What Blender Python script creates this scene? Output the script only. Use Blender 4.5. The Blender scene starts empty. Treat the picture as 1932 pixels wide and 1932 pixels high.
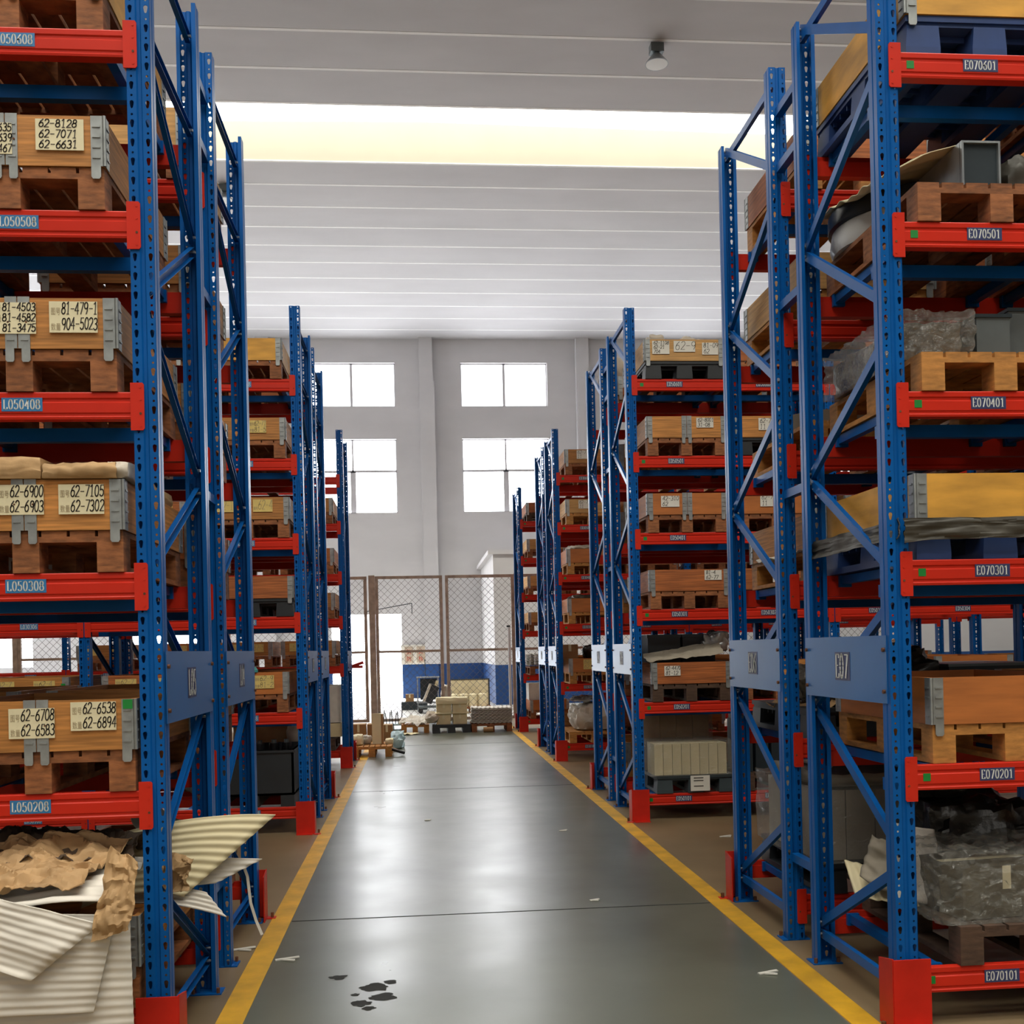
import bpy, bmesh, math, random
from mathutils import Vector, Matrix, noise
random.seed(7)
S = bpy.context.scene
COL = S.collection
# ------------------------------------------------------------------ camera
F_PX = 2000.0
cam_d = bpy.data.cameras.new('camera'); cam = bpy.data.objects.new('camera', cam_d); COL.objects.link(cam)
cam_d.sensor_width = 36.0; cam_d.lens = 36.0 * F_PX / 1932.0
cam_d.shift_y = 252.0 / 1932.0
cam_d.clip_end = 200
_r = Vector((0.99589647, -0.08768667, -0.02238887)); _u = Vector((0.02205644, -0.00475832, 0.9997454)); _f = Vector((0.08777088, 0.99613674, 0.00280474))
cam.matrix_world = Matrix(((_r.x, _u.x, -_f.x, 0), (_r.y, _u.y, -_f.y, 0), (_r.z, _u.z, -_f.z, 1.6), (0, 0, 0, 1)))
S.camera = cam
# ------------------------------------------------------------------ world, sun, exposure
w = bpy.data.worlds.new('sky'); S.world = w; w.use_nodes = True
w.node_tree.nodes['Background'].inputs[0].default_value = (0.92, 0.96, 1.0, 1)
w.node_tree.nodes['Background'].inputs[1].default_value = 7.0
sun_d = bpy.data.lights.new('sun', 'SUN'); sun_d.energy = 14.0; sun_d.angle = 0.02; sun_d.color = (1.0, 0.95, 0.86)
sun = bpy.data.objects.new('sun', sun_d); COL.objects.link(sun)
sun.rotation_euler = Vector((0.62, -0.62, -0.62)).to_track_quat('-Z', 'Y').to_euler(); sun.location = (-10, 60, 20)
WINDOW_LIGHT, UPPER_LIGHT, FRONT_FILL, ROOF_LIGHT = 12.0, 4.0, 2.5, 7.0
S.view_settings.view_transform = 'Standard'; S.view_settings.look = 'None'
S.view_settings.exposure = 0.3; S.view_settings.gamma = 1.0; S.view_settings.use_curve_mapping = False
cy = S.cycles
cy.max_bounces = 7; cy.diffuse_bounces = 2; cy.glossy_bounces = 3; cy.transparent_max_bounces = 8; cy.transmission_bounces = 3
cy.caustics_reflective = False; cy.caustics_refractive = False; cy.sample_clamp_indirect = 4.0
cy.use_denoising = True

# ------------------------------------------------------------------ materials
def lin(c):
    return tuple(((x / 255.0) / 12.92 if x <= 10 else ((x / 255.0 + 0.055) / 1.055) ** 2.4) for x in c)
MATS = {}
def pm(name, c, rough=0.5, metal=0.0, var=0.12, scale=6.0, stretch=(1, 1, 1), bump=0.0, objvar=0.0, alpha=None, c2=None, bscale=None, spec=None):
    m = bpy.data.materials.new(name); m.use_nodes = True
    nt = m.node_tree; N = nt.nodes; L = nt.links; b = N['Principled BSDF']
    b.inputs['Roughness'].default_value = rough; b.inputs['Metallic'].default_value = metal
    if spec is not None: b.inputs['Specular IOR Level'].default_value = spec
    a = lin(c); d = lin(c2) if c2 else tuple(x * (1 - var * 2.2) for x in a); e = a if c2 else tuple(min(1, x * (1 + var)) for x in a)
    tc = N.new('ShaderNodeTexCoord'); mp = N.new('ShaderNodeMapping'); mp.inputs['Scale'].default_value = stretch
    L.new(tc.outputs['Object'], mp.inputs[0])
    nz = N.new('ShaderNodeTexNoise'); nz.inputs['Scale'].default_value = scale; nz.inputs['Detail'].default_value = 5
    L.new(mp.outputs[0], nz.inputs['Vector'])
    rp = N.new('ShaderNodeValToRGB'); rp.color_ramp.elements[0].position = 0.3; rp.color_ramp.elements[1].position = 0.7
    rp.color_ramp.elements[0].color = (*d, 1); rp.color_ramp.elements[1].color = (*e, 1)
    L.new(nz.outputs[0], rp.inputs[0])
    out = rp.outputs[0]
    if objvar:
        oi = N.new('ShaderNodeObjectInfo'); hs = N.new('ShaderNodeHueSaturation')
        mr = N.new('ShaderNodeMapRange'); mr.inputs[3].default_value = 1 - objvar; mr.inputs[4].default_value = 1 + objvar * 0.7
        L.new(oi.outputs['Random'], mr.inputs[0]); L.new(mr.outputs[0], hs.inputs['Value']); L.new(out, hs.inputs['Color']); out = hs.outputs[0]
    L.new(out, b.inputs['Base Color'])
    if bump:
        bp = N.new('ShaderNodeBump'); bp.inputs['Strength'].default_value = bump; bp.inputs['Distance'].default_value = 0.01
        n2 = nz
        if bscale:
            n2 = N.new('ShaderNodeTexNoise'); n2.inputs['Scale'].default_value = bscale; n2.inputs['Detail'].default_value = 4
            L.new(tc.outputs['Object'], n2.inputs['Vector'])
        L.new(n2.outputs[0], bp.inputs['Height']); L.new(bp.outputs[0], b.inputs['Normal'])
    if alpha is not None: b.inputs['Alpha'].default_value = alpha
    MATS[name] = m
    return m
def em(name, c, s):
    m = bpy.data.materials.new(name); m.use_nodes = True; nt = m.node_tree; nt.nodes.clear()
    e = nt.nodes.new('ShaderNodeEmission'); o = nt.nodes.new('ShaderNodeOutputMaterial')
    e.inputs[0].default_value = (*lin(c), 1); e.inputs[1].default_value = s; nt.links.new(e.outputs[0], o.inputs[0])
    MATS[name] = m; return m
pm('blue', (10, 90, 166), 0.34, 0, 0.08, 3, bump=0.03, spec=0.16)
pm('sign_blue', (20, 98, 166), 0.30, 0, 0.06, 2)
pm('orange', (208, 46, 28), 0.36, 0, 0.07, 4, (0.4, 1, 1), spec=0.25)
pm('guard_red', (206, 40, 26), 0.42, 0, 0.10, 5, spec=0.25)
pm('steel', (170, 176, 180), 0.36, 0.75, 0.12, 9)
pm('zinc', (166, 170, 170), 0.42, 0.55, 0.14, 14, objvar=0.1)
pm('wood', (196, 132, 66), 0.62, 0, 0.20, 3, (1.2, 1.2, 26), bump=0.08, objvar=0.20)
pm('wood_red', (176, 100, 50), 0.62, 0, 0.22, 3, (1.2, 1.2, 24), bump=0.08, objvar=0.16)
pm('plywood', (224, 164, 66), 0.55, 0, 0.13, 2.5, (1.5, 1.5, 6), bump=0.04)
pm('wood_orange', (190, 112, 52), 0.6, 0, 0.12, 2.5, (1.2, 1.2, 10), bump=0.05)
pm('wood_pale', (214, 164, 100), 0.65, 0, 0.14, 3, (1.2, 1.2, 20), bump=0.06, objvar=0.15)
pm('pallet_wood', (158, 98, 58), 0.75, 0, 0.24, 5, (3, 3, 10), bump=0.15, objvar=0.22)
pm('pallet_bright', (196, 134, 66), 0.7, 0, 0.18, 5, (3, 3, 10), bump=0.12, objvar=0.1)
pm('pallet_dark', (84, 62, 48), 0.8, 0, 0.2, 5, (3, 3, 10), bump=0.15)
pm('black_plastic', (38, 42, 46), 0.5, 0, 0.1, 5)
pm('grey_plastic', (62, 74, 80), 0.5, 0, 0.1, 5)
pm('navy_plastic', (40, 66, 120), 0.45, 0, 0.1, 5)
pm('paper', (232, 222, 186), 0.7, 0, 0.05, 8)
pm('paper_white', (226, 222, 212), 0.6, 0, 0.05, 8)
pm('paper_yellow', (226, 200, 120), 0.65, 0, 0.06, 8)
pm('ink', (52, 44, 40), 0.6, 0, 0)
pm('ink_faint', (168, 150, 118), 0.7, 0, 0)
pm('ink_red', (206, 62, 40), 0.6, 0, 0)
pm('label_blue', (50, 122, 178), 0.45, 0, 0.04)
pm('label_navy', (54, 62, 104), 0.45, 0, 0.04)
pm('letter_white', (228, 230, 228), 0.5, 0, 0)
pm('green_tape', (20, 132, 52), 0.5, 0, 0.05)
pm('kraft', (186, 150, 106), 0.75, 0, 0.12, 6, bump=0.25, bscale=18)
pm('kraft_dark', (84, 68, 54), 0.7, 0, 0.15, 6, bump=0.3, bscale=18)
pm('carton_dark', (98, 94, 84), 0.6, 0, 0.1, 5)
pm('foam', (228, 221, 210), 0.7, 0, 0.04, 3)
pm('foam_cream', (238, 224, 184), 0.7, 0, 0.05, 3)
pm('foam_grey', (160, 150, 134), 0.8, 0, 0.08, 5)
pm('carton', (232, 216, 172), 0.7, 0, 0.07, 5, objvar=0.08)
pm('carton_brown', (176, 132, 86), 0.72, 0, 0.1, 5, objvar=0.1)
pm('carton_grey', (190, 180, 164), 0.7, 0, 0.08, 5, objvar=0.06)
pm('bag_grey', (92, 84, 74), 0.24, 0, 0.3, 7, bump=0.8, bscale=22)
pm('bag_dark', (34, 32, 30), 0.28, 0, 0.3, 5, bump=0.7, bscale=16)
pm('bag_pale', (196, 184, 168), 0.45, 0, 0.12, 5, bump=0.4, bscale=10)
pm('bag_blue', (186, 214, 222), 0.4, 0, 0.12, 5, bump=0.4, bscale=10)
pm('silver_film', (196, 198, 200), 0.22, 0.55, 0.2, 8, bump=0.9, bscale=16)
pm('tarp', (70, 66, 58), 0.55, 0, 0.2, 6, bump=0.3, bscale=9)
pm('metal_grey', (108, 116, 118), 0.42, 0.4, 0.1, 4)
pm('metal_dark', (44, 54, 60), 0.45, 0.2, 0.1, 4)
pm('rubber', (30, 32, 36), 0.3, 0, 0.1, 4)
pm('fence_paint', (178, 156, 142), 0.55, 0.1, 0.14, 8)
pm('wire', (120, 112, 112), 0.5, 0.5, 0.1, 8)
pm('wall', (214, 212, 214), 0.85, 0, 0.035, 0.5, (1, 1, 2.2))
pm('wall_side', (196, 194, 192), 0.85, 0, 0.04, 0.5)
pm('dado', (18, 70, 132), 0.5, 0, 0.05, 1.2)
pm('ceiling', (196, 195, 198), 0.85, 0, 0.035, 0.7, (0.6, 1.5, 1))
pm('ceiling_strip', (246, 246, 246), 0.8, 0, 0.02, 2)
pm('well', (146, 140, 126), 0.8, 0, 0.02, 1)
pm('window_frame', (206, 204, 208), 0.5, 0, 0.03, 4)
pm('concrete_tan', (132, 112, 84), 0.42, 0, 0.12, 1.4, bump=0.02)
pm('concrete_pale', (224, 222, 216), 0.45, 0, 0.08, 1.2)
pm('line_yellow', (222, 168, 34), 0.5, 0, 0.14, 5)
pm('joint', (40, 42, 40), 0.8, 0, 0.1, 5)
pm('spill', (30, 31, 28), 0.75, 0, 0.1, 5)
pm('yard', (226, 224, 216), 0.9, 0, 0.05, 1)
pm('rust', (112, 70, 44), 0.7, 0.2, 0.2, 12)
pm('teal', (70, 150, 146), 0.4, 0, 0.1, 5)
pm('sign_face', (196, 178, 158), 0.5, 0, 0.06, 4)
pm('reel_white', (206, 206, 204), 0.4, 0, 0.06, 3, bump=0.2, bscale=8)
em('window_glow', (250, 252, 255), WINDOW_LIGHT); em('upper_glow', (250, 252, 255), UPPER_LIGHT); em('front_fill', (255, 250, 240), FRONT_FILL); em('roof_glow', (255, 252, 240), ROOF_LIGHT)
# polished aisle concrete: blotchy dark grey-green with varying gloss
m = pm('aisle_floor', (102, 105, 92), 0.2, 0, 0.0, 1.1, c2=(84, 87, 75)); m.node_tree.nodes['Principled BSDF'].inputs['Coat Weight'].default_value = 0.35; m.node_tree.nodes['Principled BSDF'].inputs['Coat Roughness'].default_value = 0.3; nt = m.node_tree; b = nt.nodes['Principled BSDF']
n3 = nt.nodes.new('ShaderNodeTexNoise'); n3.inputs['Scale'].default_value = 1.6; n3.inputs['Detail'].default_value = 4; n3.inputs['Roughness'].default_value = 0.55
r3 = nt.nodes.new('ShaderNodeMapRange'); r3.inputs[1].default_value = 0.15; r3.inputs[2].default_value = 0.85; r3.inputs[3].default_value = 0.24; r3.inputs[4].default_value = 0.42
nt.links.new(nt.nodes['Texture Coordinate'].outputs['Object'], n3.inputs['Vector']); nt.links.new(n3.outputs[0], r3.inputs[0]); nt.links.new(r3.outputs[0], b.inputs['Roughness'])
bp = nt.nodes.new('ShaderNodeBump'); bp.inputs['Strength'].default_value = 0.02; bp.inputs['Distance'].default_value = 0.01
n4 = nt.nodes.new('ShaderNodeTexNoise'); n4.inputs['Scale'].default_value = 9; nt.links.new(nt.nodes['Texture Coordinate'].outputs['Object'], n4.inputs['Vector'])
nt.links.new(n4.outputs[0], bp.inputs['Height']); nt.links.new(bp.outputs[0], b.inputs['Normal'])
# clear stretch film: glossy wrinkled sheet that lets most light through
def film_mat(name, tint, clear):
    m = bpy.data.materials.new(name); m.use_nodes = True; nt = m.node_tree; N = nt.nodes; L = nt.links
    b = N['Principled BSDF']; b.inputs['Base Color'].default_value = (*lin(tint), 1); b.inputs['Roughness'].default_value = 0.10; b.inputs['Specular IOR Level'].default_value = 1.0; b.inputs['IOR'].default_value = 1.8
    tc = N.new('ShaderNodeTexCoord'); nz = N.new('ShaderNodeTexNoise'); nz.inputs['Scale'].default_value = 20; nz.inputs['Detail'].default_value = 6; nz.inputs['Distortion'].default_value = 2.2
    bp = N.new('ShaderNodeBump'); bp.inputs['Strength'].default_value = 0.9; bp.inputs['Distance'].default_value = 0.02
    L.new(tc.outputs['Object'], nz.inputs['Vector']); L.new(nz.outputs[0], bp.inputs['Height']); L.new(bp.outputs[0], b.inputs['Normal'])
    t = N.new('ShaderNodeBsdfTransparent'); mx = N.new('ShaderNodeMixShader'); mx.inputs[0].default_value = clear
    L.new(b.outputs[0], mx.inputs[1]); L.new(t.outputs[0], mx.inputs[2]); L.new(mx.outputs[0], N['Material Output'].inputs[0])
    MATS[name] = m
film_mat('film', (150, 148, 140), 0.70)

# ------------------------------------------------------------------ mesh helpers
class MB:
    def __init__(s): s.v = []; s.f = []; s.mi = []; s.mats = []
    def mat(s, name):
        if name not in s.mats: s.mats.append(name)
        return s.mats.index(name)
    def add(s, vs, fs, m):
        o = len(s.v); k = s.mat(m); s.v += [tuple(p) for p in vs]
        for f in fs: s.f.append(tuple(i + o for i in f)); s.mi.append(k)
    def box(s, x0, x1, y0, y1, z0, z1, m):
        s.add([(x0, y0, z0), (x1, y0, z0), (x1, y1, z0), (x0, y1, z0), (x0, y0, z1), (x1, y0, z1), (x1, y1, z1), (x0, y1, z1)],
              [(3, 2, 1, 0), (4, 5, 6, 7), (0, 1, 5, 4), (1, 2, 6, 5), (2, 3, 7, 6), (3, 0, 4, 7)], m); return s
    def bar(s, p, q, side, a, b, m):      # box beam from p to q; 'side' axis direction has half-width a, the other b
        p = Vector(p); q = Vector(q); d = (q - p).normalized(); s1 = Vector(side); s1 = (s1 - d * s1.dot(d)).normalized(); s2 = d.cross(s1)
        vs = [c + s1 * i * a + s2 * j * b for c in (p, q) for i, j in ((-1, -1), (1, -1), (1, 1), (-1, 1))]
        s.add(vs, [(3, 2, 1, 0), (4, 5, 6, 7), (0, 1, 5, 4), (1, 2, 6, 5), (2, 3, 7, 6), (3, 0, 4, 7)], m); return s
    def cyl(s, p, q, r, n, m, r2=None):
        p = Vector(p); q = Vector(q); d = (q - p).normalized(); a = d.orthogonal().normalized(); b = d.cross(a); r2 = r if r2 is None else r2
        vs = [p + (a * math.cos(t) + b * math.sin(t)) * r for t in [2 * math.pi * i / n for i in range(n)]] + [q + (a * math.cos(t) + b * math.sin(t)) * r2 for t in [2 * math.pi * i / n for i in range(n)]]
        s.add(vs, [(i, (i + 1) % n, n + (i + 1) % n, n + i) for i in range(n)] + [tuple(range(n - 1, -1, -1)), tuple(range(n, 2 * n))], m); return s
    def prism(s, prof, fn, m, closed=True):   # prof: 2D list, fn(u,v,k) -> point for end k
        n = len(prof); vs = [fn(u, v, 0) for u, v in prof] + [fn(u, v, 1) for u, v in prof]
        fs = [(i, (i + 1) % n, n + (i + 1) % n, n + i) for i in range(n if closed else n - 1)]
        if closed: fs += [tuple(range(n - 1, -1, -1)), tuple(range(n, 2 * n))]
        s.add(vs, fs, m); return s
    def lathe(s, prof, n, m):
        vs = [(r * math.cos(2 * math.pi * i / n), r * math.sin(2 * math.pi * i / n), z) for r, z in prof for i in range(n)]
        fs = [(k * n + i, k * n + (i + 1) % n, (k + 1) * n + (i + 1) % n, (k + 1) * n + i) for k in range(len(prof) - 1) for i in range(n)]
        s.add(vs, fs, m); return s
    def mesh(s, name, smooth=False, thick=0.0, off=0.0):
        me = bpy.data.meshes.new(name); me.from_pydata(s.v, [], s.f)
        for k in s.mats: me.materials.append(MATS[k])
        me.polygons.foreach_set('material_index', s.mi)
        if thick:
            bm = bmesh.new(); bm.from_mesh(me); bmesh.ops.solidify(bm, geom=bm.faces[:], thickness=thick); bm.to_mesh(me); bm.free()
        if smooth:
            me.shade_smooth()
            if smooth is not True: me.set_sharp_from_angle(angle=smooth)
        me.update(); return me
def ob(name, me, parent=None, loc=(0, 0, 0), rz=0.0):
    if isinstance(me, MB): me = me.mesh(name)
    o = bpy.data.objects.new(name, me); COL.objects.link(o); o.location = loc; o.rotation_euler = (0, 0, rz)
    if parent: o.parent = parent
    return o
def tag(o, label, cat, group=None):
    o['label'] = label; o['category'] = cat
    if group: o['group'] = group
    return o
def thing(name, label, cat, loc=(0, 0, 0), rz=0.0, group=None):
    o = ob(name, None, None, loc, rz); return tag(o, label, cat, group)
def struct(name, mb, loc=(0, 0, 0), parent=None):
    o = ob(name, mb, parent, loc)
    if parent is None: o['kind'] = 'structure'
    return o
CACHE = {}
def cached(key, fn):
    if key not in CACHE: CACHE[key] = fn()
    return CACHE[key]

# ------------------------------------------------------------------ stroke lettering
def arc(cx, cy, rx, ry, a0, a1, n=10):
    return [(cx + rx * math.cos(math.radians(a0 + (a1 - a0) * i / n)), cy + ry * math.sin(math.radians(a0 + (a1 - a0) * i / n))) for i in range(n + 1)]
GL = {
 '0': [arc(.3, .5, .25, .48, 90, 450, 16)], '1': [[(.12, .82), (.32, .98), (.32, .02)], [(.16, .02), (.48, .02)]],
 '2': [arc(.3, .72, .24, .26, 165, -40, 9) + [(.05, .03), (.56, .03)]],
 '3': [arc(.28, .74, .22, .24, 150, -90, 9) + arc(.27, .26, .27, .25, 90, -150, 9)],
 '4': [[(.42, .02), (.42, .98), (.04, .32), (.58, .32)]],
 '5': [[(.52, .97), (.14, .97), (.1, .56)] + arc(.28, .32, .26, .3, 130, -150, 10)],
 '6': [[(.48, .96), (.22, .72)] + arc(.3, .29, .24, .28, 160, 520, 14)],
 '7': [[(.04, .96), (.56, .96), (.22, .02)]],
 '8': [arc(.3, .75, .2, .22, 90, 450, 12), arc(.3, .27, .25, .25, 90, 450, 12)],
 '9': [arc(.3, .7, .24, .27, 20, 380, 14) + [(.5, .3), (.36, .03)]],
 '-': [[(.08, .46), (.52, .46)]],
 'E': [[(.12, .02), (.12, .98)], [(.04, .98), (.54, .98), (.54, .84)], [(.12, .52), (.42, .52)], [(.04, .02), (.56, .02), (.56, .18)]],
 'L': [[(.14, .02), (.14, .98)], [(.04, .98), (.26, .98)], [(.04, .02), (.56, .02), (.56, .2)]]}
def text(mb, s, o, ux, uy, h, wt, tn, m, asp=1.0, sp=0.72, slant=0.0, jit=0.0):
    o = Vector(o); ux = Vector(ux); uy = Vector(uy); x = 0.0
    for ch in s:
        for st in GL.get(ch, []):
            jx = random.uniform(-jit, jit); jy = random.uniform(-jit, jit)
            P = [((a + x + jx + slant * b) * h * asp, (b + jy) * h) for a, b in st]
            for (x0, y0), (x1, y1) in zip(P, P[1:]):
                dx, dy = x1 - x0, y1 - y0; l = math.hypot(dx, dy) or 1e-6; nx, ny = -dy / l, dx / l
                hw = 0.5 * (abs(nx) * wt + abs(ny) * tn); ex, ey = dx / l * tn * .4, dy / l * tn * .4
                q = [(x0 - ex + nx * hw, y0 - ey + ny * hw), (x0 - ex - nx * hw, y0 - ey - ny * hw), (x1 + ex - nx * hw, y1 + ey - ny * hw), (x1 + ex + nx * hw, y1 + ey + ny * hw)]
                mb.add([o + ux * a + uy * b for a, b in q], [(0, 1, 2, 3)], m)
        x += sp
    return x * h * asp
def printed(body, size):
    """mesh data of printed characters in the built-in font: (verts, faces)"""
    cu = bpy.data.curves.new('t', 'FONT'); cu.body = body; cu.size = size; cu.resolution_u = 2
    o = bpy.data.objects.new('t', cu); COL.objects.link(o)
    dg = bpy.context.evaluated_depsgraph_get(); dg.update(); me = o.evaluated_get(dg).to_mesh()
    V = [tuple(v.co) for v in me.vertices]; Fc = [tuple(p.vertices) for p in me.polygons]
    o.evaluated_get(dg).to_mesh_clear(); bpy.data.objects.remove(o); bpy.data.curves.remove(cu)
    return V, Fc
TH = [printed('\u56fe\u53f7', 0.030), printed('\u6570\u91cf', 0.030), printed('\u6d88', 0.17), printed('\u706b', 0.17), printed('\u9632', 0.17), printed('\u6813', 0.17)]
def put_print(mb, k, o, ux, uy, m):
    o = Vector(o); ux = Vector(ux); uy = Vector(uy)
    mb.add([o + ux * a + uy * b for a, b, _ in TH[k][0]], TH[k][1], m)

# ------------------------------------------------------------------ the hall
XL, XR = -1.036, 1.987                      # centre lines of the aisle posts
YW, HC = 36.0, 12.15
XA, XB, YF = -24.0, 26.0, -15.0
mb = MB(); mb.add([(-0.80, YF, 0), (1.76, YF, 0), (1.76, 24.5, 0), (-0.80, 24.5, 0)], [(0, 1, 2, 3)], 'aisle_floor')
mb.add([(XA, YF, 0), (-0.80, YF, 0), (-0.80, 24.5, 0), (XA, 24.5, 0)], [(0, 1, 2, 3)], 'concrete_tan')
mb.add([(1.76, YF, 0), (XB, YF, 0), (XB, 24.5, 0), (1.76, 24.5, 0)], [(0, 1, 2, 3)], 'concrete_tan')
mb.add([(XA, 24.5, 0), (XB, 24.5, 0), (XB, YW + .3, 0), (XA, YW + .3, 0)], [(0, 1, 2, 3)], 'concrete_pale')
struct('floor', mb)
mb = MB(); mb.box(-0.915, -0.795, YF, 20.9, 0, .003, 'line_yellow'); struct('trim_1', mb)
mb = MB(); mb.box(1.765, 1.885, YF, 21.9, 0, .003, 'line_yellow'); struct('trim_2', mb)
for i, (y, a, b) in enumerate([(6.43, -0.79, 1.76), (12.24, -0.79, 1.76), (18.0, -.79, 1.76), (0.6, -.79, 1.76)]):
    mb = MB(); mb.box(a, b, y - .006, y + .006, 0, .0015, 'joint'); struct('trim_%d' % (3 + i), mb)
# ceiling: precast panels with pale joint strips and rooflight wells
mb = MB()
wells = [(20.58, 23.0), (1.4, 3.8), (-2.2, 0.2), (-5.8, -3.4)]  # first well is in view; the others are unseen, added for their light
edges = sorted([YF] + [v for p in wells for v in p] + [YW + .3])
for a, b in zip(edges[::2], edges[1::2]):
    mb.box(XA, XB, a, b, HC, HC + .25, 'ceiling')
for a, b in wells[1:]: mb.box(XA, -6.5, a, b, HC, HC + .25, 'ceiling').box(7.5, XB, a, b, HC, HC + .25, 'ceiling')
y = 18.14 - 1.2 * 27
while y < YW:
    if not any(a - .1 < y < b + .1 for a, b in wells): mb.box(XA, XB, y - .035, y + .035, HC - .003, HC + .01, 'ceiling_strip')
    y += 1.2
for a, b in wells:
    mb.box(XA, XB, a - .05, a + .02, HC - .003, HC + .01, 'ceiling_strip'); mb.box(XA, XB, b - .02, b + .05, HC - .003, HC + .01, 'ceiling_strip')
struct('ceiling', mb)
for i, (a, b) in enumerate(wells):
    mb = MB(); gx = 0.3; xa, xb = (XA, XB) if i == 0 else (-6.5, 7.5)
    for yy, t in ((a + .004, -.12), (b - .004, .12)):      # well sides follow the gentle ridge of the roof
        mb.add([(xa, yy, HC), (gx, yy, HC), (xb, yy, HC), (xb, yy, HC + .52), (gx, yy, HC + .9), (xa, yy, HC + .50)], [(0, 1, 4, 5), (1, 2, 3, 4)], 'well')
    struct('trim_%d' % (10 + i), mb)
    mb = MB(); mb.add([(xa, a, HC + .5), (gx, a, HC + .9), (xb, a, HC + .52), (xb, b, HC + .52), (gx, b, HC + .9), (xa, b, HC + .5)], [(0, 1, 4, 5), (1, 2, 3, 4)], 'roof_glow')
    struct('window_%d' % (20 + i), mb)  # past the first, added glowing panels out of view
# end wall with openings
def wall_with_holes(name, y0, y1, holes, m='wall', dado=None):
    xs = sorted({XA, XB} | {h[0] for h in holes} | {h[1] for h in holes}); zs = sorted({0, 12.4} | {h[2] for h in holes} | {h[3] for h in holes} | ({dado} if dado else set()))
    mb = MB()
    for x0, x1 in zip(xs, xs[1:]):
        for z0, z1 in zip(zs, zs[1:]):
            cx, cz = (x0 + x1) / 2, (z0 + z1) / 2
            if any(h[0] < cx < h[1] and h[2] < cz < h[3] for h in holes): continue
            mb.box(x0, x1, y0, y1, z0, z1, 'dado' if dado and cz < dado else m)
    return struct(name, mb)
WIN = [(-3.55, -0.60, 9.87, 11.35), (1.62, 4.58, 9.87, 11.35), (-3.55, -0.60, 6.27, 8.77), (1.63, 4.60, 6.27, 8.77),
       (-9.6, -6.6, 9.87, 11.35), (-9.6, -6.6, 6.27, 8.77), (7.6, 10.6, 9.87, 11.35), (7.6, 10.6, 6.27, 8.77),
       (-15.6, -12.6, 9.87, 11.35), (-15.6, -12.6, 6.27, 8.77), (13.6, 16.6, 9.87, 11.35), (13.6, 16.6, 6.27, 8.77), (-15.6, -12.6, 1.3, 2.9)]
DOORS = [(-2.9, -0.56, 0, 2.86), (-9.4, -7.3, 0, 2.86)]
wall_with_holes('wall_back', YW, YW + .3, WIN + DOORS, dado=1.14)
def window(n, x0, x1, z0, z1, y, transom):
    mb = MB(); t = .035
    mb.box(x0, x1, y, y + .06, z0, z0 + t, 'window_frame').box(x0, x1, y, y + .06, z1 - t, z1, 'window_frame').box(x0, x0 + t, y, y + .06, z0, z1, 'window_frame').box(x1 - t, x1, y, y + .06, z0, z1, 'window_frame')
    xm = (x0 + x1) / 2; zt = z0 + (z1 - z0) * .57
    if transom:
        mb.box(xm - .03, xm + .03, y, y + .06, zt, z1, 'window_frame').box(xm - .09, xm + .09, y, y + .06, z0, zt, 'window_frame').box(x0, x1, y, y + .06, zt - .04, zt + .04, 'window_frame')
    else: mb.box(xm - .04, xm + .04, y, y + .06, z0, z1, 'window_frame')
    f = struct('window_%d' % n, mb)
    mb = MB(); mb.box(x0, x1, y + .07, y + .08, z0, z1, 'window_glow' if transom else 'upper_glow'); ob('glazing', mb, f)
for i, h in enumerate(WIN): window(i + 1, *h, YW + .12, h[3] - h[2] > 1.6)
mb = MB()
for x0, x1 in ((.22, .67), (5.56, 6.0), (-5.2, -4.75), (-10.6, -10.15), (10.9, 11.35)):
    mb.box(x0, x1, YW - .22, YW, 1.14, HC, 'wall'); mb.box(x0 + .03, x1 + .05, YW - .26, YW - .22, 1.14, 10.67, 'wall'); mb.box(x0, x1, YW - .22, YW, 0, 1.14, 'dado')
struct('trim_20', mb)
# plastered shaft that juts out on the right, with a ledge on top
mb = MB(); mb.box(2.17, 6.2, 30.2, YW, 1.14, 4.3, 'wall').box(2.17, 6.2, 30.2, YW, 0, 1.14, 'dado').box(2.02, 6.3, 30.1, YW, 4.3, 4.42, 'wall'); struct('wall_shaft', mb)
mb = MB(); mb.box(XA - .3, XA, YF, YW + .3, 0, 12.4, 'wall_side'); struct('wall_left', mb)
for i, (y0, y1) in enumerate(((25.0, 29.0), (30.5, 34.5))):  # unseen glowing panels, added to brighten the end wall and shaft
    mb = MB(); mb.box(XA, XA + .05, y0, y1, 4.6, 9.4, 'window_glow'); struct('window_%d' % (60 + i), mb)
mb = MB(); mb.box(XB, XB + .3, YF, YW + .3, 0, 12.4, 'wall_side'); struct('wall_right', mb)
FILL_PANES = [(-4 + 5 * i, -1 + 5 * i, z0, z1) for i in range(2) for z0, z1 in ((6.27, 8.77), (9.6, 11.35))] + [(-1.0, 2.0, .9, 4.4)]  # unseen glowing panes behind the camera, added to light the rack fronts
wall_with_holes('wall_front', YF - .3, YF, FILL_PANES, 'wall_side')
for i, h in enumerate(FILL_PANES):
    mb = MB(); mb.box(h[0], h[1], YF - .2, YF - .18, h[2], h[3], 'front_fill'); struct('window_%d' % (30 + i), mb)
mb = MB(); mb.add([(-40, YW + .3, -.02), (40, YW + .3, -.02), (40, 90, -.02), (-40, 90, -.02)], [(0, 1, 2, 3)], 'yard'); struct('ground_outside', mb)

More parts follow.
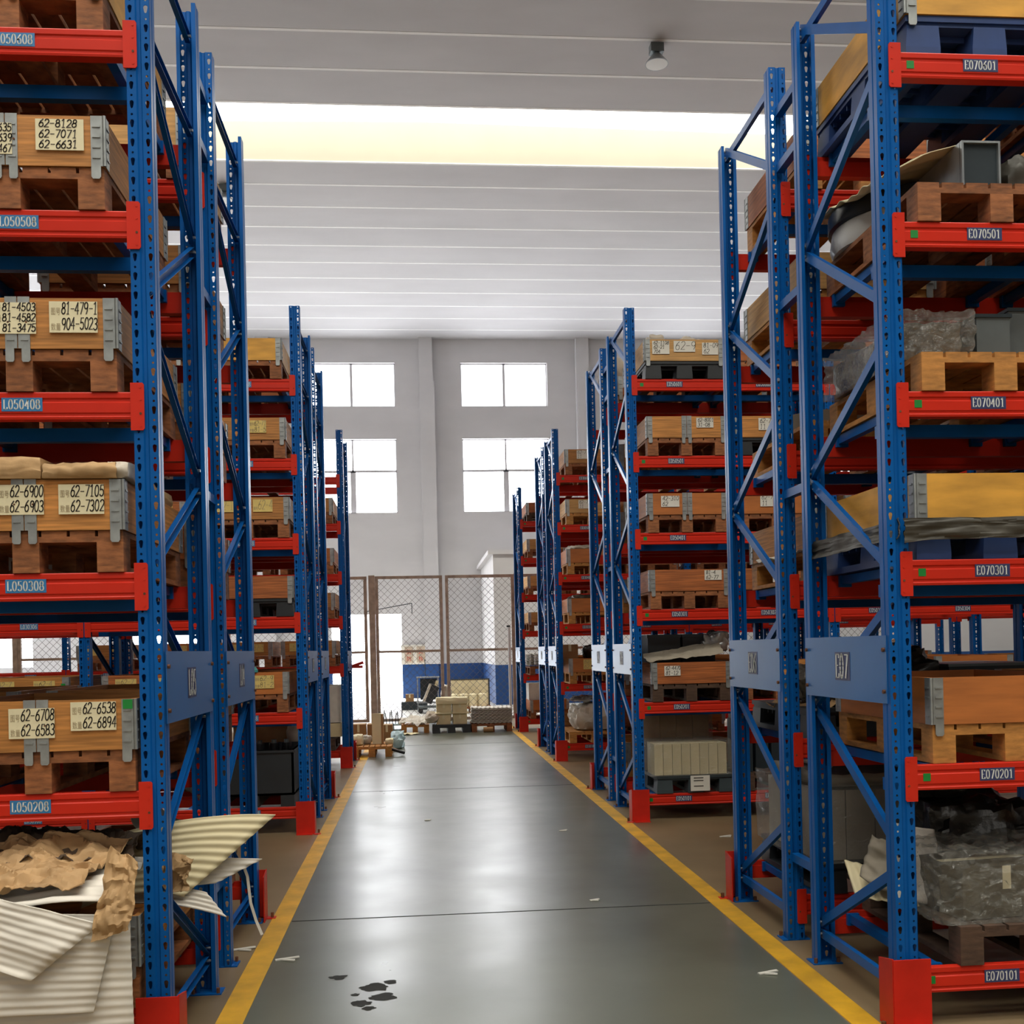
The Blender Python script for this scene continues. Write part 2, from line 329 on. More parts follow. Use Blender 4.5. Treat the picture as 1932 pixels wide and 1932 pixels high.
# ------------------------------------------------------------------ pallet racking
LV = [0.24, 1.08, 1.93, 2.63, 3.335, 4.04]       # tops of the six beam levels
BH, PH, BAY, DEP = 0.105, 4.72, 1.87, 0.97
def hole_cell(mb, x0, x1, z0, z1, pts, m):        # rectangle x0..x1, z0..z1 in the web plane with a hole along pts
    n = len(pts); cx = sum(p[0] for p in pts) / n; cz = sum(p[1] for p in pts) / n; out = []
    for px, pz in pts:
        dx, dz = px - cx, pz - cz
        k = min(((x1 - cx) / dx if dx > 1e-9 else (x0 - cx) / dx if dx < -1e-9 else 1e9), ((z1 - cz) / dz if dz > 1e-9 else (z0 - cz) / dz if dz < -1e-9 else 1e9))
        out.append((cx + dx * k, cz + dz * k))
    vs = [(a, 0, b) for a, b in out] + [(a, 0, b) for a, b in pts]; fs = [(i, (i + 1) % n, n + (i + 1) % n, n + i) for i in range(n)]
    mb.add(vs, fs, m)
    cs = [(x0, z0), (x1, z0), (x1, z1), (x0, z1)]    # corner triangles left open by the radial projection
    for c in cs:
        for i in range(n):
            a, b2 = out[i], out[(i + 1) % n]
            if (abs(a[0] - c[0]) < 1e-6 and abs(b2[1] - c[1]) < 1e-6) or (abs(a[1] - c[1]) < 1e-6 and abs(b2[0] - c[0]) < 1e-6):
                if math.hypot(a[0] - c[0], a[1] - c[1]) > 1e-6 and math.hypot(b2[0] - c[0], b2[1] - c[1]) > 1e-6:
                    mb.add([(a[0], 0, a[1]), (c[0], 0, c[1]), (b2[0], 0, b2[1])], [(0, 1, 2)], m)
def post_mesh():
    mb = MB(); P = 0.0745; n = int(PH / P)
    key = [(.0085 * math.cos(math.radians(a)), .008 + .0085 * math.sin(math.radians(a))) for a in range(-20, 201, 36)] + [(-.0045, -.012), (0, -.0155), (.0045, -.012)]
    key = key[:]
    rd = [(.0048 * math.cos(math.pi / 4 * i), .0048 * math.sin(math.pi / 4 * i)) for i in range(8)]
    for k in range(n):
        z = k * P
        for a, b in ((-.045, -.011), (.011, .045)):
            c = (a + b) / 2 + (-.002 if a < 0 else .002)
            hole_cell(mb, a, b, z, z + .050, [(c + px, z + .026 + pz) for px, pz in key], 'blue')
            hole_cell(mb, a, b, z + .050, z + P, [(c + px, z + .0625 + pz) for px, pz in rd], 'blue')
    top = n * P
    def strip(pts):
        mb.add([(x, y, 0) for x, y in pts] + [(x, y, top) for x, y in pts], [(i, i + 1, len(pts) + i + 1, len(pts) + i) for i in range(len(pts) - 1)], 'blue')
    strip([(-.011, 0), (-.006, .007), (.006, .007), (.011, 0)])
    for s in (-1, 1): strip([(s * .045, 0), (s * .045, .030), (s * .042, .036), (s * .045, .042), (s * .045, .075), (s * .028, .075)])
    return mb.mesh('post', thick=.0022)
def plate_mesh():
    mb = MB(); mb.box(-.075, .075, .0, .10, 0, .006, 'blue')
    for s in (-1, 1): mb.cyl((s * .058, .085, .006), (s * .058, .085, .03), .009, 6, 'rust')
    return mb.mesh('base_plate')
def brace_mesh(z0, z1, d):                           # C-channel from (0,0,z0) to (0,d,z1), web towards the aisle
    mb = MB(); p = Vector((0, 0, z0)); q = Vector((0, d, z1)); dr = (q - p).normalized(); up = Vector((1, 0, 0)).cross(dr)
    if up.z < 0: up = -up
    prof = [(-.011, .022), (.013, .022), (.013, .020), (-.009, .020), (-.009, -.020), (.013, -.020), (.013, -.022), (-.011, -.022)]
    mb.prism(prof, lambda u, v, k: (q if k else p) + Vector((u, 0, 0)) + up * v, 'blue')
    for c in (p + dr * .02, q - dr * .02): mb.cyl(c + Vector((-.02, 0, 0)), c + Vector((.02, 0, 0)), .007, 6, 'steel')
    return mb.mesh('brace')
def beam_mesh(L, rear):
    mb = MB(); s = -1 if rear else 1
    prof = [(.002, 0), (.048, 0), (.048, BH - .03), (.030, BH - .03), (.030, BH), (.002, BH), (0, BH - .004), (0, BH - .022), (.005, BH - .027), (.005, BH - .036), (0, BH - .041), (0, .026), (.004, .021), (.004, .014), (0, .009)]
    mb.prism(prof, lambda u, v, k: (k * L, s * u, v - BH), 'orange'); return mb.mesh('beam')
def conn_mesh(s, rear):                             # hooked end plate, laps onto the post on side s
    mb = MB(); f = 1 if rear else -1
    pr = [(.0, -.15), (s * .034, -.15), (s * .040, -.143), (s * .040, .028), (s * .034, .035), (0, .035), (-s * .012, .035), (-s * .012, -.15)]
    mb.prism(pr, lambda u, v, k: (u, f * (.002 + .005 * k), v), 'orange')
    for z in (.018, -.03, -.085, -.132): mb.cyl((s * .026, f * .006, z), (s * .026, f * .0085, z), .005, 8, 'rust' if z in (-.085,) else 'orange')
    return mb.mesh('beam_connector')
def sbar_mesh():
    mb = MB(); mb.box(-.02, .02, .053, DEP - .053, -.045, -.004, 'blue'); mb.box(-.03, .03, .053, .075, -.06, -.002, 'blue'); mb.box(-.03, .03, DEP - .075, DEP - .053, -.06, -.002, 'blue'); return mb.mesh('support_bar')
def tie_mesh():
    mb = MB(); mb.box(0, BAY - .09, .26, .30, -.14, -.085, 'blue'); return mb.mesh('support_rail')
def loc_label(txt, m):
    mb = MB(); mb.box(-.076, .076, -.0015, 0, -.026, .026, m)
    text(mb, txt, (-.070, -.0025, -.0185), (1, 0, 0), (0, 0, 1), .038, .0048, .0017, 'letter_white', asp=.70, sp=.76); return mb.mesh('location_label')
def sign_mesh(txt, side):                           # plate in the frame plane; ux reads left to right from the aisle
    mb = MB(); u = Vector((0, 1, 0)) if side < 0 else Vector((0, -1, 0)); nx = 1 if side < 0 else -1
    mb.box(-.002, .002, -.46, .46, 0, .285, 'sign_blue')
    mb.box(nx * .002, nx * .0035, -.085, .085, .085, .215, 'label_navy')
    text(mb, txt, Vector((nx * .005, 0, .095)) - u * .075, u, (0, 0, 1), .112, .0135, .005, 'letter_white', asp=.62, sp=.72)
    for yy in (-.44, .44):
        for z in (.05, .225): mb.cyl((nx * .002, yy, z), (nx * .012, yy, z), .009, 6, 'rust')
    return mb.mesh('row_sign')
ZE = [('h', 4.63), (4.16, 4.68), (4.05, 3.57), (3.0, 3.54), (2.89, 2.43), (1.88, 2.40), (1.78, 1.30), (.71, 1.27), (.65, .19), ('h', .14)]   # (near z, far z)
ZL = [('h', 4.55), ('h', 4.10), (4.06, 3.58), (3.03, 3.53), (2.95, 2.47), (1.95, 2.38), (1.83, 1.37), (.80, 1.32), (.68, .20), ('h', .15)]
def rack(name, side, y0, bays, label, sign, near, ybars=True, LV=LV):
    xc = XL if side < 0 else XR
    t = thing('pallet_rack', label, 'pallet rack', (xc, y0, 0), 0, 'pallet racks')
    pm_ = cached('post', post_mesh); bp_ = cached('plate', plate_mesh)
    for j in range(bays + 1):
        x = side * BAY * j
        for far in (0, 1):
            yy = DEP if far else 0; r = math.pi if far else 0
            ob('upright_post', pm_, t, (x, yy, 0), r); ob('base_plate', bp_, t, (x, yy, 0), r)
        for a, b in (ZL if side < 0 else ZE):
            k = (b, b) if a == 'h' else (a, b)
            if j > 1: continue
            ob('horizontal_brace' if a == 'h' else 'diagonal_brace', cached(('br', k), lambda: brace_mesh(k[0], k[1], DEP - .06)), t, (x, .03, 0))
    ob('row_sign', sign_mesh(sign, side), t, (-side * .049, DEP / 2, 1.335))
    Lb = BAY - .09
    for j in range(bays):
        xs = side * BAY * j + .045 if side > 0 else -BAY * (j + 1) + .045
        for li, z in enumerate(LV):
            for rear in (0, 1):
                b = ob('beam', cached(('beam', rear), lambda: beam_mesh(Lb, rear)), t, (xs, DEP if rear else 0, z))
                ob('beam_connector', cached(('cn', -1, rear), lambda: conn_mesh(-1, rear)), b); ob('beam_connector', cached(('cn', 1, rear), lambda: conn_mesh(1, rear)), b, (Lb, 0, 0))
                if near and not rear:
                    for q in (0, 1):
                        if side > 0: txt = '%s%02d%02d' % (sign, li + 1, 2 * j + q + 1); lx = .36 + .84 * q
                        else: txt = '%s%02d%02d' % (sign, li + 1, 8 - 2 * j - q); lx = Lb - .42 - .84 * q
                        ob('location_label', cached(('lb', txt), lambda: loc_label(txt, 'label_navy' if side > 0 else 'label_blue')), b, (lx, 0, -.048))
                    if side > 0 and j == 0:
                        m2 = MB(); m2.box(-.016, .016, -.0015, 0, -.016, .016, 'green_tape'); ob('green_sticker', cached('gs', lambda: m2.mesh('green_sticker')), b, (.055, 0, -.052))
            if ybars:
                for x in (.10, .80, Lb - .80, Lb - .10) if j == 0 else (.3, Lb - .3): ob('support_bar', cached('sb', sbar_mesh), t, (xs + x, 0, z))
                if j == 0: ob('support_rail', cached('tie', tie_mesh), t, (xs, 0, z))
    return t
def spacers(t, side):
    for z in (4.44, 4.14, 3.40, 2.39, .45):
        mb = MB(); mb.box(-.02, .02, DEP, 1.30, -.022, .022, 'blue'); ob('row_spacer', cached('rs', lambda: mb.mesh('row_spacer')), t, (0, 0, z))
def guard(x, y, side, far, label):
    mb = MB(); f = 1 if far else -1; a = -side          # a: towards the aisle
    pts = [(a * .085, f * .045), (-a * .075, f * .045)]
    mb.box(min(pts[0][0], pts[1][0]), max(pts[0][0], pts[1][0]), f * .045 - .004, f * .045 + .004, 0, .29, 'guard_red')
    x0, x1 = a * .085 - .003, a * .085 + .003; y1 = f * .045 - f * .13
    mb.add([(x0, f * .045, 0), (x0, y1, 0), (x0, y1, .27), (x0, f * .045, .295), (x1, f * .045, 0), (x1, y1, 0), (x1, y1, .27), (x1, f * .045, .295)], [(0, 1, 2, 3), (7, 6, 5, 4), (0, 4, 5, 1), (2, 6, 7, 3), (1, 5, 6, 2), (3, 7, 4, 0)], 'guard_red')
    mb.box(a * .085 - .004, a * .14 if a > 0 else a * .085 + .004, f * .045 - .05, f * .045 + .004, 0, .006, 'guard_red') if a > 0 else mb.box(-.14, -.081, f * .045 - .05, f * .045 + .004, 0, .006, 'guard_red')
    mb.box(-.07, .07, f * .045 - .004, f * .10 if f > 0 else f * .045 + .004, 0, .006, 'guard_red') if f > 0 else mb.box(-.07, .07, -.10, -.041, 0, .006, 'guard_red')
    mb.cyl((a * .118, f * .02, .006), (a * .118, f * .02, .035), .010, 6, 'rust')
    tag(ob('post_guard', mb, None, (x, y, 0)), label, 'post guard', 'red corner guards at rack feet')
LVL = lambda k: [.24, 1.41, 2.07, 2.69, 3.39, 4.04] if k == 'L1' else LV
YA = {'L5': 4.23, 'E7': 4.23, 'L4': 5.54, 'E6': 5.54, 'L3': 9.55, 'E5': 9.55, 'L2': 10.86, 'E4': 10.86, 'L1': 14.87, 'E3': 14.87, 'E2': 16.18, 'E1': 20.25}
BAYS = {'L5': 1, 'L4': 2, 'L3': 2, 'L2': 2, 'L1': 3, 'E7': 1, 'E6': 2, 'E5': 3, 'E4': 3, 'E3': 3, 'E2': 3, 'E1': 3}
LBL = {'L5': 'blue and orange pallet rack signed L05, front rack facing the white foam sheets',
 'L4': 'blue pallet rack L04, backing onto rack L05', 'L3': 'blue and orange pallet rack L03 with the black bin on its bottom beams',
 'L2': 'blue pallet rack L02, backing onto rack L03', 'L1': 'blue and orange pallet rack L01 next to the wire gate and bright doorway',
 'E7': 'blue and orange pallet rack signed E07, opposite rack L05', 'E6': 'blue pallet rack signed E06, backing onto rack E07',
 'E5': 'blue and orange pallet rack with shelf labels E050101 to E050601', 'E4': 'blue pallet rack E04, backing onto rack E05',
 'E3': 'blue and orange pallet rack E03, third double row on the E side', 'E2': 'blue pallet rack E02, backing onto rack E03', 'E1': 'blue and orange pallet rack E01, single row next to the wire gate'}
for k in YA:
    sd = -1 if k[0] == 'L' else 1
    t = rack(k, sd, YA[k], BAYS[k], LBL[k], k[0] + '0' + k[1], k in ('L5', 'L3', 'L1', 'E7', 'E5', 'E3', 'E1'), k in ('L5', 'L4', 'E7', 'E6', 'E5', 'L3'), LVL(k))
    if k in ('L5', 'L3', 'E7', 'E5', 'E3'): spacers(t, sd)
for k, far in (('L5', 0), ('L4', 1), ('L3', 0), ('L2', 1), ('L1', 0), ('L1', 1), ('E7', 0), ('E6', 1), ('E5', 0), ('E4', 1), ('E3', 0), ('E2', 1), ('E1', 0), ('E1', 1)):
    sd = -1 if k[0] == 'L' else 1
    guard(XL if sd < 0 else XR, YA[k] + (DEP if far else 0), sd, far, 'red steel corner guard at the %s aisle post of rack %s0%s' % ('rear' if far else 'front', k[0], k[1]))

# ------------------------------------------------------------------ pallets and collar boxes
# wholly hidden goods are left out, except some kept to shade the near racks
SKIP = {(c[:2], int(c[2]), int(c[3]), c[4]) for c in '''E123b E123p E131b E131p E132b E132p E133b E133p E141b E142b E142p E143b E143p E221b E221p E231b E231p E232b E232p E241b E241p E251b E251p E252b E252p E261b E261p E262b E262p E321b E321p E324b E324p E331b E331p E332b E332p E333b E333p E334b E334p E335b E335p E343b E344b E344p E345b E345p E352b E352p E353b E353p E354b E354p E355b E355p E361b E361p E362b E362p E363b E363p E364b E364p E365b E365p E412b E412p E413b E413p E432b E432p E433b E433p E442b E442p E443b E443p E452b E452p E453b E453p E463b E463p E522b E522p E525b E525p E532b E532p E533b E533p E534b E534p E535b E535p E543b E543p E544b E544p E545b E545p E552b E552p E553b E553p E554b E554p E555b E555p E563b E563p E564b E564p E565b E565p L131b L131p L132b L132p L133b L133p L141b L142b L142p L143b L143p L151b L151p L152b L152p L153b L153p L332b L332p L333b L333p L342b L342p L343b L343p L353b L353p L362b L362p L363b L363p'''.split()}
KEY = {}
def reg(k, o): KEY[o.name] = k; return o
def pallet_parts(kind, w, d):
    """name -> list of (mesh, loc); 0.16 high, front towards -y"""
    m = {'wood': 'pallet_wood', 'bright': 'pallet_bright', 'dark': 'pallet_dark'}[kind]; out = []
    mb = MB(); n = 7; g = .012; bw = (w - g * (n - 1)) / n
    for i in range(n):
        x = -w / 2 + i * (bw + g); mb.box(x, x + bw, -d / 2, d / 2, .138, .160, m)
    for y in (-d / 2, -.05, d / 2 - .1): mb.box(-w / 2, w / 2, y, y + .1, .116, .138, m)
    out.append(('deck', mb.mesh('deck'), (0, 0, 0)))
    mb = MB(); mb.box(-.05, .05, -.05, .05, .022, .116, m); bl = mb.mesh('block')
    mb = MB(); mb.box(-.05, .05, -d / 2, d / 2, 0, .022, m); sk = mb.mesh('skid')
    for x in (-w / 2 + .05, 0, w / 2 - .05):
        out.append(('skid', sk, (x, 0, 0)))
        for y in (-d / 2 + .05, 0, d / 2 - .05): out.append(('block', bl, (x, y, 0)))
    return out
def plastic_parts(kind, w, d):
    m = {'black': 'black_plastic', 'grey': 'grey_plastic', 'navy': 'navy_plastic'}[kind]
    mb = MB(); mb.box(-w / 2, w / 2, -d / 2, d / 2, .135, .16, m); mb.box(-w / 2 + .01, w / 2 - .01, -d / 2 + .01, d / 2 - .01, .118, .135, m)
    for i in range(1, 12):      # stiffening ribs under the deck
        y = -d / 2 + d * i / 12; mb.box(-w / 2 + .02, w / 2 - .02, y - .004, y + .004, .095, .118, m)
    out = [('deck', mb.mesh('deck'), (0, 0, 0))]
    mb = MB()
    mb.prism([(-.075, .03), (-.068, .118), (.068, .118), (.075, .03)], lambda u, v, k: (u, -.075 + .15 * k, v), m); ft = mb.mesh('foot')
    mb = MB(); mb.box(-.075, .075, -d / 2, d / 2, 0, .03, m); sk = mb.mesh('skid')
    for x in (-w / 2 + .075, 0, w / 2 - .075):
        out.append(('skid', sk, (x, 0, 0)))
        for y in (-d / 2 + .075, 0, d / 2 - .075): out.append(('foot', ft, (x, y, 0)))
    return out
def merge(parts, name):
    bm = bmesh.new(); mats = []
    for _, me, loc in parts:
        me2 = me.copy(); me2.transform(Matrix.Translation(loc))
        k = [mats.index(x) if x in mats else (mats.append(x) or len(mats) - 1) for x in me2.materials]
        for p in me2.polygons: p.material_index = k[p.material_index]
        bm.from_mesh(me2); bpy.data.meshes.remove(me2)
    me = bpy.data.meshes.new(name); bm.to_mesh(me); bm.free()
    for x in mats: me.materials.append(x)
    return me
def emit(name, parts, label, cat, loc, rz, full, group, key):
    if full:
        t = thing(name, label, cat, loc, rz, group)
        for n, me, l in parts: ob(n, me, t, l)
        return t
    return tag(ob(name, cached(('mg', key), lambda: merge(parts, name)), None, loc, rz), label, cat, group)
def pallet(x, y, z, kind, label, full=True, w=.73, d=.985, rz=0.0, group='pallets on the rack beams'):
    pl = kind in ('black', 'grey', 'navy'); key = ('pal', kind, w, d)
    return emit('plastic_pallet' if pl else 'wooden_pallet', cached(key, lambda: (plastic_parts if pl else pallet_parts)(kind, w, d)), label, 'pallet', (x, y, z), rz, full, group, key)
def corner_hinge():
    mb = MB(); h = .195
    for k in range(2):
        fn = (lambda u, v, t: (u, -.004 * t, v)) if k == 0 else (lambda u, v, t: (.004 * t, u, v))
        s = -1 if k == 0 else 1
        pr = [(s * .006, .0), (s * .006, h), (s * .050, h), (s * .050, .0)] if k else [(s * .006, 0), (s * .006, h), (s * .050, h), (s * .050, -.04), (s * .044, -.048), (s * .020, -.048), (s * .014, -.04), (s * .014, 0)]
        mb.prism(pr, fn, 'zinc')
        for z in (.03, .07, .11, .15): mb.box(-.044, -.014, -.008, -.003, z, z + .007, 'zinc') if k == 0 else mb.box(.003, .008, .014, .044, z, z + .007, 'zinc')
    mb.cyl((.001, -.001, 0), (.001, -.001, h), .007, 8, 'zinc'); return mb.mesh('corner_hinge')
def centre_hinge():
    mb = MB(); h = .195
    for s in (-1, 1):
        pr = [(s * .002, 0), (s * .002, h + .004), (s * .046, h + .004), (s * .046, -.045), (s * .040, -.052), (s * .018, -.052), (s * .014, -.045), (s * .014, 0)]
        mb.prism(pr, lambda u, v, t: (u, -.004 * t, v), 'zinc')
        for z in (.03, .075, .12, .155): mb.box(min(s * .012, s * .040), max(s * .012, s * .040), -.007, -.003, z, z + .006, 'zinc')
        mb.cyl((s * .034, -.004, .10), (s * .034, -.008, .10), .004, 6, 'rust')
    return mb.mesh('centre_hinge')
def collar_parts(m, w, d, hinge):
    h = .195; t = .02; out = []
    mb = MB()
    if hinge: mb.box(-w / 2, -.001, -d / 2, -d / 2 + t, 0, h, m); mb.box(.001, w / 2, -d / 2, -d / 2 + t, 0, h, m)
    else: mb.box(-w / 2, w / 2, -d / 2, -d / 2 + t, 0, h, m)
    eb = mb.mesh('end_board'); out.append(('end_board', eb, (0, 0, 0)))
    mb = MB(); mb.box(-w / 2, w / 2, -t / 2, t / 2, 0, h, m); out.append(('end_board', mb.mesh('end_board'), (0, d / 2 - t / 2, 0)))
    mb = MB(); mb.box(-t / 2, t / 2, -d / 2 + t, d / 2 - t, 0, h, m); sb = mb.mesh('side_board')
    for s in (-1, 1): out.append(('side_board', sb, (s * (w / 2 - t / 2), 0, 0)))
    return out
def paper(w, h, lines, m='paper', th=True, ink='ink'):
    mb = MB(); mb.box(-w / 2, w / 2, -.0012, 0, -h / 2, h / 2, m)
    n = max(1, len(lines)); lh = h / n
    for i, t in enumerate(lines):
        if not t: continue
        z = h / 2 - lh * (i + 1) + lh * .18; x0 = -w / 2 + (.045 if th else .012)
        if th and i < 2: put_print(mb, i, (-w / 2 + .006, -.0022, z), (.62, 0, 0), (0, 0, 1), 'ink_faint')
        av = w / 2 - .006 - x0; asp = min(1.0, av / (len(t) * .66 * lh * .74))
        text(mb, t, (x0, -.0024, z), (1, 0, 0), (0, 0, 1), lh * .78, .0034, .0030, ink, asp=asp, sp=.66, slant=.12, jit=.03)
    return mb.mesh('paper_label')
def collar(x, y, z, m, label, full=True, w=.74, d=1.0, hinge=True, papers=(), rz=0.0, h=1.0, green=None, group='collar boxes on the rack shelves'):
    key = ('col', m, w, d, hinge); parts = list(cached(key, lambda: collar_parts(m, w, d, hinge)))
    t = thing('collar_box', label, 'box', (x, y, z), rz, group)
    if full:
        for n, me, l in parts: ob(n, me, t, l)
    else: ob('boards', cached(('mgc', key), lambda: merge(parts, 'boards')), t)
    ch = cached('ch', corner_hinge)
    for sx, sy in ((1, -1), (-1, -1), (1, 1), (-1, 1)):
        r = {(1, -1): 0, (-1, -1): 1, (1, 1): 1, (-1, 1): 1}[(sx, sy)]
        if r == 0: ob('corner_hinge', ch, t, (w / 2, -d / 2, 0))
        else:
            o = ob('corner_hinge', ch, t, (sx * w / 2, sy * d / 2, 0)); o.scale = (sx, -sy, 1)
    if hinge: ob('centre_hinge', cached('hh', centre_hinge), t, (0, -d / 2, 0))
    for p in papers:
        px, pz, pw, ph, lines = p[:5]; ob('paper_label', paper(pw, ph, lines, *p[5:]), t, (px, -d / 2 - .006, pz))
    if green:
        mb = MB(); mb.box(-.018, .018, -.0015, 0, -.018, .018, 'green_tape'); ob('green_sticker', mb, t, (green[0], -d / 2 - .009, green[1]))
    return t
LEVN = ['bottom', 'second', 'third', 'fourth', 'fifth', 'top']; POS = ['aisle end', 'second place in', 'third place in', 'fourth place in', 'fifth place in', 'sixth place in']
def place(rk, sl):
    sd = -1 if rk[0] == 'L' else 1
    return (XL - .51 - .84 * (sl % 2) - BAY * (sl // 2)) if sd < 0 else (XR + .50 + .84 * (sl % 2) + BAY * (sl // 2))
def where(rk, lv, sl): return '%s shelf of rack %s0%s, %s' % (LEVN[lv - 1], rk[0], rk[1], POS[sl])
FULL = ('L5', 'E7', 'E5', 'L3', 'E6')
def P(rk, lv, sl, kind='wood', dx=0.0, dy=0.0, desc=None):
    if (rk, lv, sl, 'p') in SKIP: return
    kn = {'wood': 'brown wooden', 'bright': 'bright new wooden', 'dark': 'dark stained wooden', 'black': 'black plastic', 'grey': 'dark grey plastic', 'navy': 'navy blue plastic'}[kind]
    return reg((rk, lv, sl, 'p'), pallet(place(rk, sl) + dx, YA[rk] + .485 + dy, LVL(rk)[lv - 1] + .002, kind, '%s pallet on the %s' % (desc or kn, where(rk, lv, sl)), rk in FULL and sl < 2))
def B(rk, lv, sl, m='wood', dx=0.0, dy=0.0, desc=None, papers=(), hinge=True, dz=.16, green=None):
    if (rk, lv, sl, 'b') in SKIP: return
    return reg((rk, lv, sl, 'b'), collar(place(rk, sl) + dx, YA[rk] + .485 + dy, LVL(rk)[lv - 1] + dz + .004, m, '%s collar box on the %s' % (desc or 'wooden', where(rk, lv, sl)), rk in FULL and sl < 2, papers=papers, hinge=hinge, green=green))
def PB(rk, lv, sl, kind='wood', m='wood', dx=0.0, dy=0.0, desc=None, papers=(), hinge=True, green=None):
    P(rk, lv, sl, kind, dx, dy); B(rk, lv, sl, m, dx, dy, desc, papers, hinge, green=green)
PW, PHt = .165, .115
# rack L05: five labelled boxes and the half hidden top one
PB('L5', 6, 0, 'wood', 'plywood', .01, .02, desc='yellowish')
PB('L5', 5, 0, 'wood', 'wood', .008, 0, desc='labelled wooden', papers=[(-.055, .10, PW, .12, ['62-6635', '62-6639', '62-6467']), (.205, .118, .18, .12, ['62-8128', '62-7071', '62-6631'], 'paper', False)])
PB('L5', 4, 0, 'wood', 'wood', .04, 0, desc='wooden', papers=[(-.015, .115, .17, .12, ['81-4503', '81-4582', '81-3475']), (.21, .120, .18, .12, ['81-479-1', '904-5023'])])
PB('L5', 3, 0, 'wood', 'wood', .05, 0, desc='paper topped', papers=[(-.01, .118, .17, .115, ['62-6900', '62-6903']), (.215, .118, .17, .115, ['62-7105', '62-7302'])])
PB('L5', 2, 0, 'wood', 'wood', .078, 0, desc='open wooden', papers=[(-.015, .110, .17, .115, ['62-6708', '62-6583']), (.215, .132, .17, .110, ['62-6538', '62-6894'])], green=(.345, .175))
PB('L5', 1, 0, 'wood', 'wood', .075, 0, desc='sheet covered')
YL = lambda *t: [(-.17, .11, .18, .11, list(t) or ['62-7', '62-6'], 'paper_yellow', True, 'ink_faint'), (.17, .11, .18, .11, list(t) or ['62-4', '81-3'], 'paper_yellow', True, 'ink_faint')]
for lv in range(1, 7):
    PB('L4', lv, 0, 'wood', ['wood_red', 'wood', 'wood_red', 'wood', 'wood', 'wood_pale'][lv - 1], .05, 0, hinge=False, papers=YL() if lv == 3 else ())
    if lv in (2, 3): PB('L4', lv, 1, 'wood', 'wood')
# rack L03
PB('L3', 6, 0, 'wood', 'plywood', .02, hinge=False, desc='honey coloured')
PB('L3', 5, 0, 'wood', 'wood', .04, hinge=False, papers=[(.13, .115, .15, .11, ['62-71', '81-5'], 'paper_yellow', True, 'ink_faint')])
PB('L3', 4, 0, 'wood', 'wood', .06, hinge=False, papers=[(-.2, .12, .17, .11, ['62-1'], 'paper_yellow', True, 'ink_faint'), (.14, .12, .17, .11, ['62-4'], 'paper_yellow', True, 'ink_faint')])
PB('L3', 3, 0, 'black', 'wood_red', .08, hinge=False, desc='dusty unlabelled')
PB('L3', 2, 0, 'wood', 'wood_orange', .02, hinge=False, papers=[(.16, .11, .17, .115, ['62-9', '81-2'], 'paper_yellow', True, 'ink_faint')])
for lv in (2, 3, 4, 5, 6):
    for sl in (1, 2, 3): PB('L3', lv, sl, 'wood', ['wood', 'wood_red'][(lv + sl) % 2], 0, 0, hinge=False, papers=YL() if lv < 5 else (), green=(.33, .12) if (lv, sl) == (2, 2) else None)
for lv in range(1, 7):
    for sl in (0, 1): PB('L2', lv, sl, 'wood', ['wood_red', 'wood'][(lv + sl) % 2], hinge=False)
for lv in (2, 3, 4, 5):
    for sl in range(4): PB('L1', lv, sl, 'wood', ['wood', 'wood_orange', 'wood'][(lv + sl) % 3], .03 if sl == 0 else 0, hinge=False, papers=YL('62-5'))
# rack E07
PB('E7', 6, 0, 'navy', 'plywood', -.045, .02, desc='yellow plywood', hinge=False)
P('E7', 5, 0, 'wood', -.02)
P('E7', 4, 0, 'bright', -.02)
PB('E7', 3, 0, 'navy', 'plywood', -.05, .02, desc='knotty plywood', hinge=False, papers=[(.22, .115, .2, .12, ['', '31'], 'paper', False, 'ink_faint')])
PB('E7', 2, 0, 'bright', 'wood_orange', .0, .02, desc='open topped orange', hinge=False)
P('E7', 1, 0, 'dark', .09)
for lv in range(1, 7): PB('E7', lv, 1, 'wood', ['wood', 'wood_red'][lv % 2], hinge=False); PB('L5', lv, 1, 'wood', ['wood_red', 'wood'][lv % 2], hinge=False)  # unseen neighbouring goods, added to keep light out of the shelves
# rack E06 seen through the frames
PB('E6', 6, 0, 'bright', 'wood_red', 0, hinge=False); PB('E6', 5, 0, 'bright', 'wood_pale', -.02, hinge=False); P('E6', 4, 0, 'bright'); PB('E6', 3, 0, 'bright', 'wood', -.02, hinge=False)
P('E6', 2, 0, 'black', -.04); P('E6', 1, 0, 'black', .0)
for lv in (3, 4, 5, 6): PB('E6', lv, 1, 'wood', ['wood', 'wood_red'][lv % 2], hinge=False)
# rack E05
lab = lambda x, z=.12, w=.12, h=.11, *t: (x, z, w, h, list(t) or ['62-7', '11'], 'paper_white', False, 'ink')
PB('E5', 6, 0, 'black', 'wood_pale', 0, hinge=False, desc='pale labelled', papers=[lab(-.22, .12, .16, .12, '62-1108', '62-21', '704'), lab(.0, .13, .2, .10, '62-9') , lab(.24, .11, .15, .11, '81-09', '62')])
PB('E5', 5, 0, 'wood', 'wood', .005, papers=[lab(.17, .135, .16, .09, '62-8001', '31-08')])
PB('E5', 4, 0, 'wood', 'wood_orange', -.005, desc='orange', papers=[lab(-.16, .12, .17, .10, '42-310', '62')])
PB('E5', 3, 0, 'wood', 'wood_red', .0, desc='dark brown', hinge=False, papers=[lab(.22, .14, .16, .09, '81-4', '62-77')])
PB('E5', 2, 0, 'dark', 'wood_red', .0, desc='scuffed brown', hinge=False, papers=[lab(-.18, .12, .15, .09, '62-4470', '81-12')])
P('E5', 1, 0, 'grey', .02)
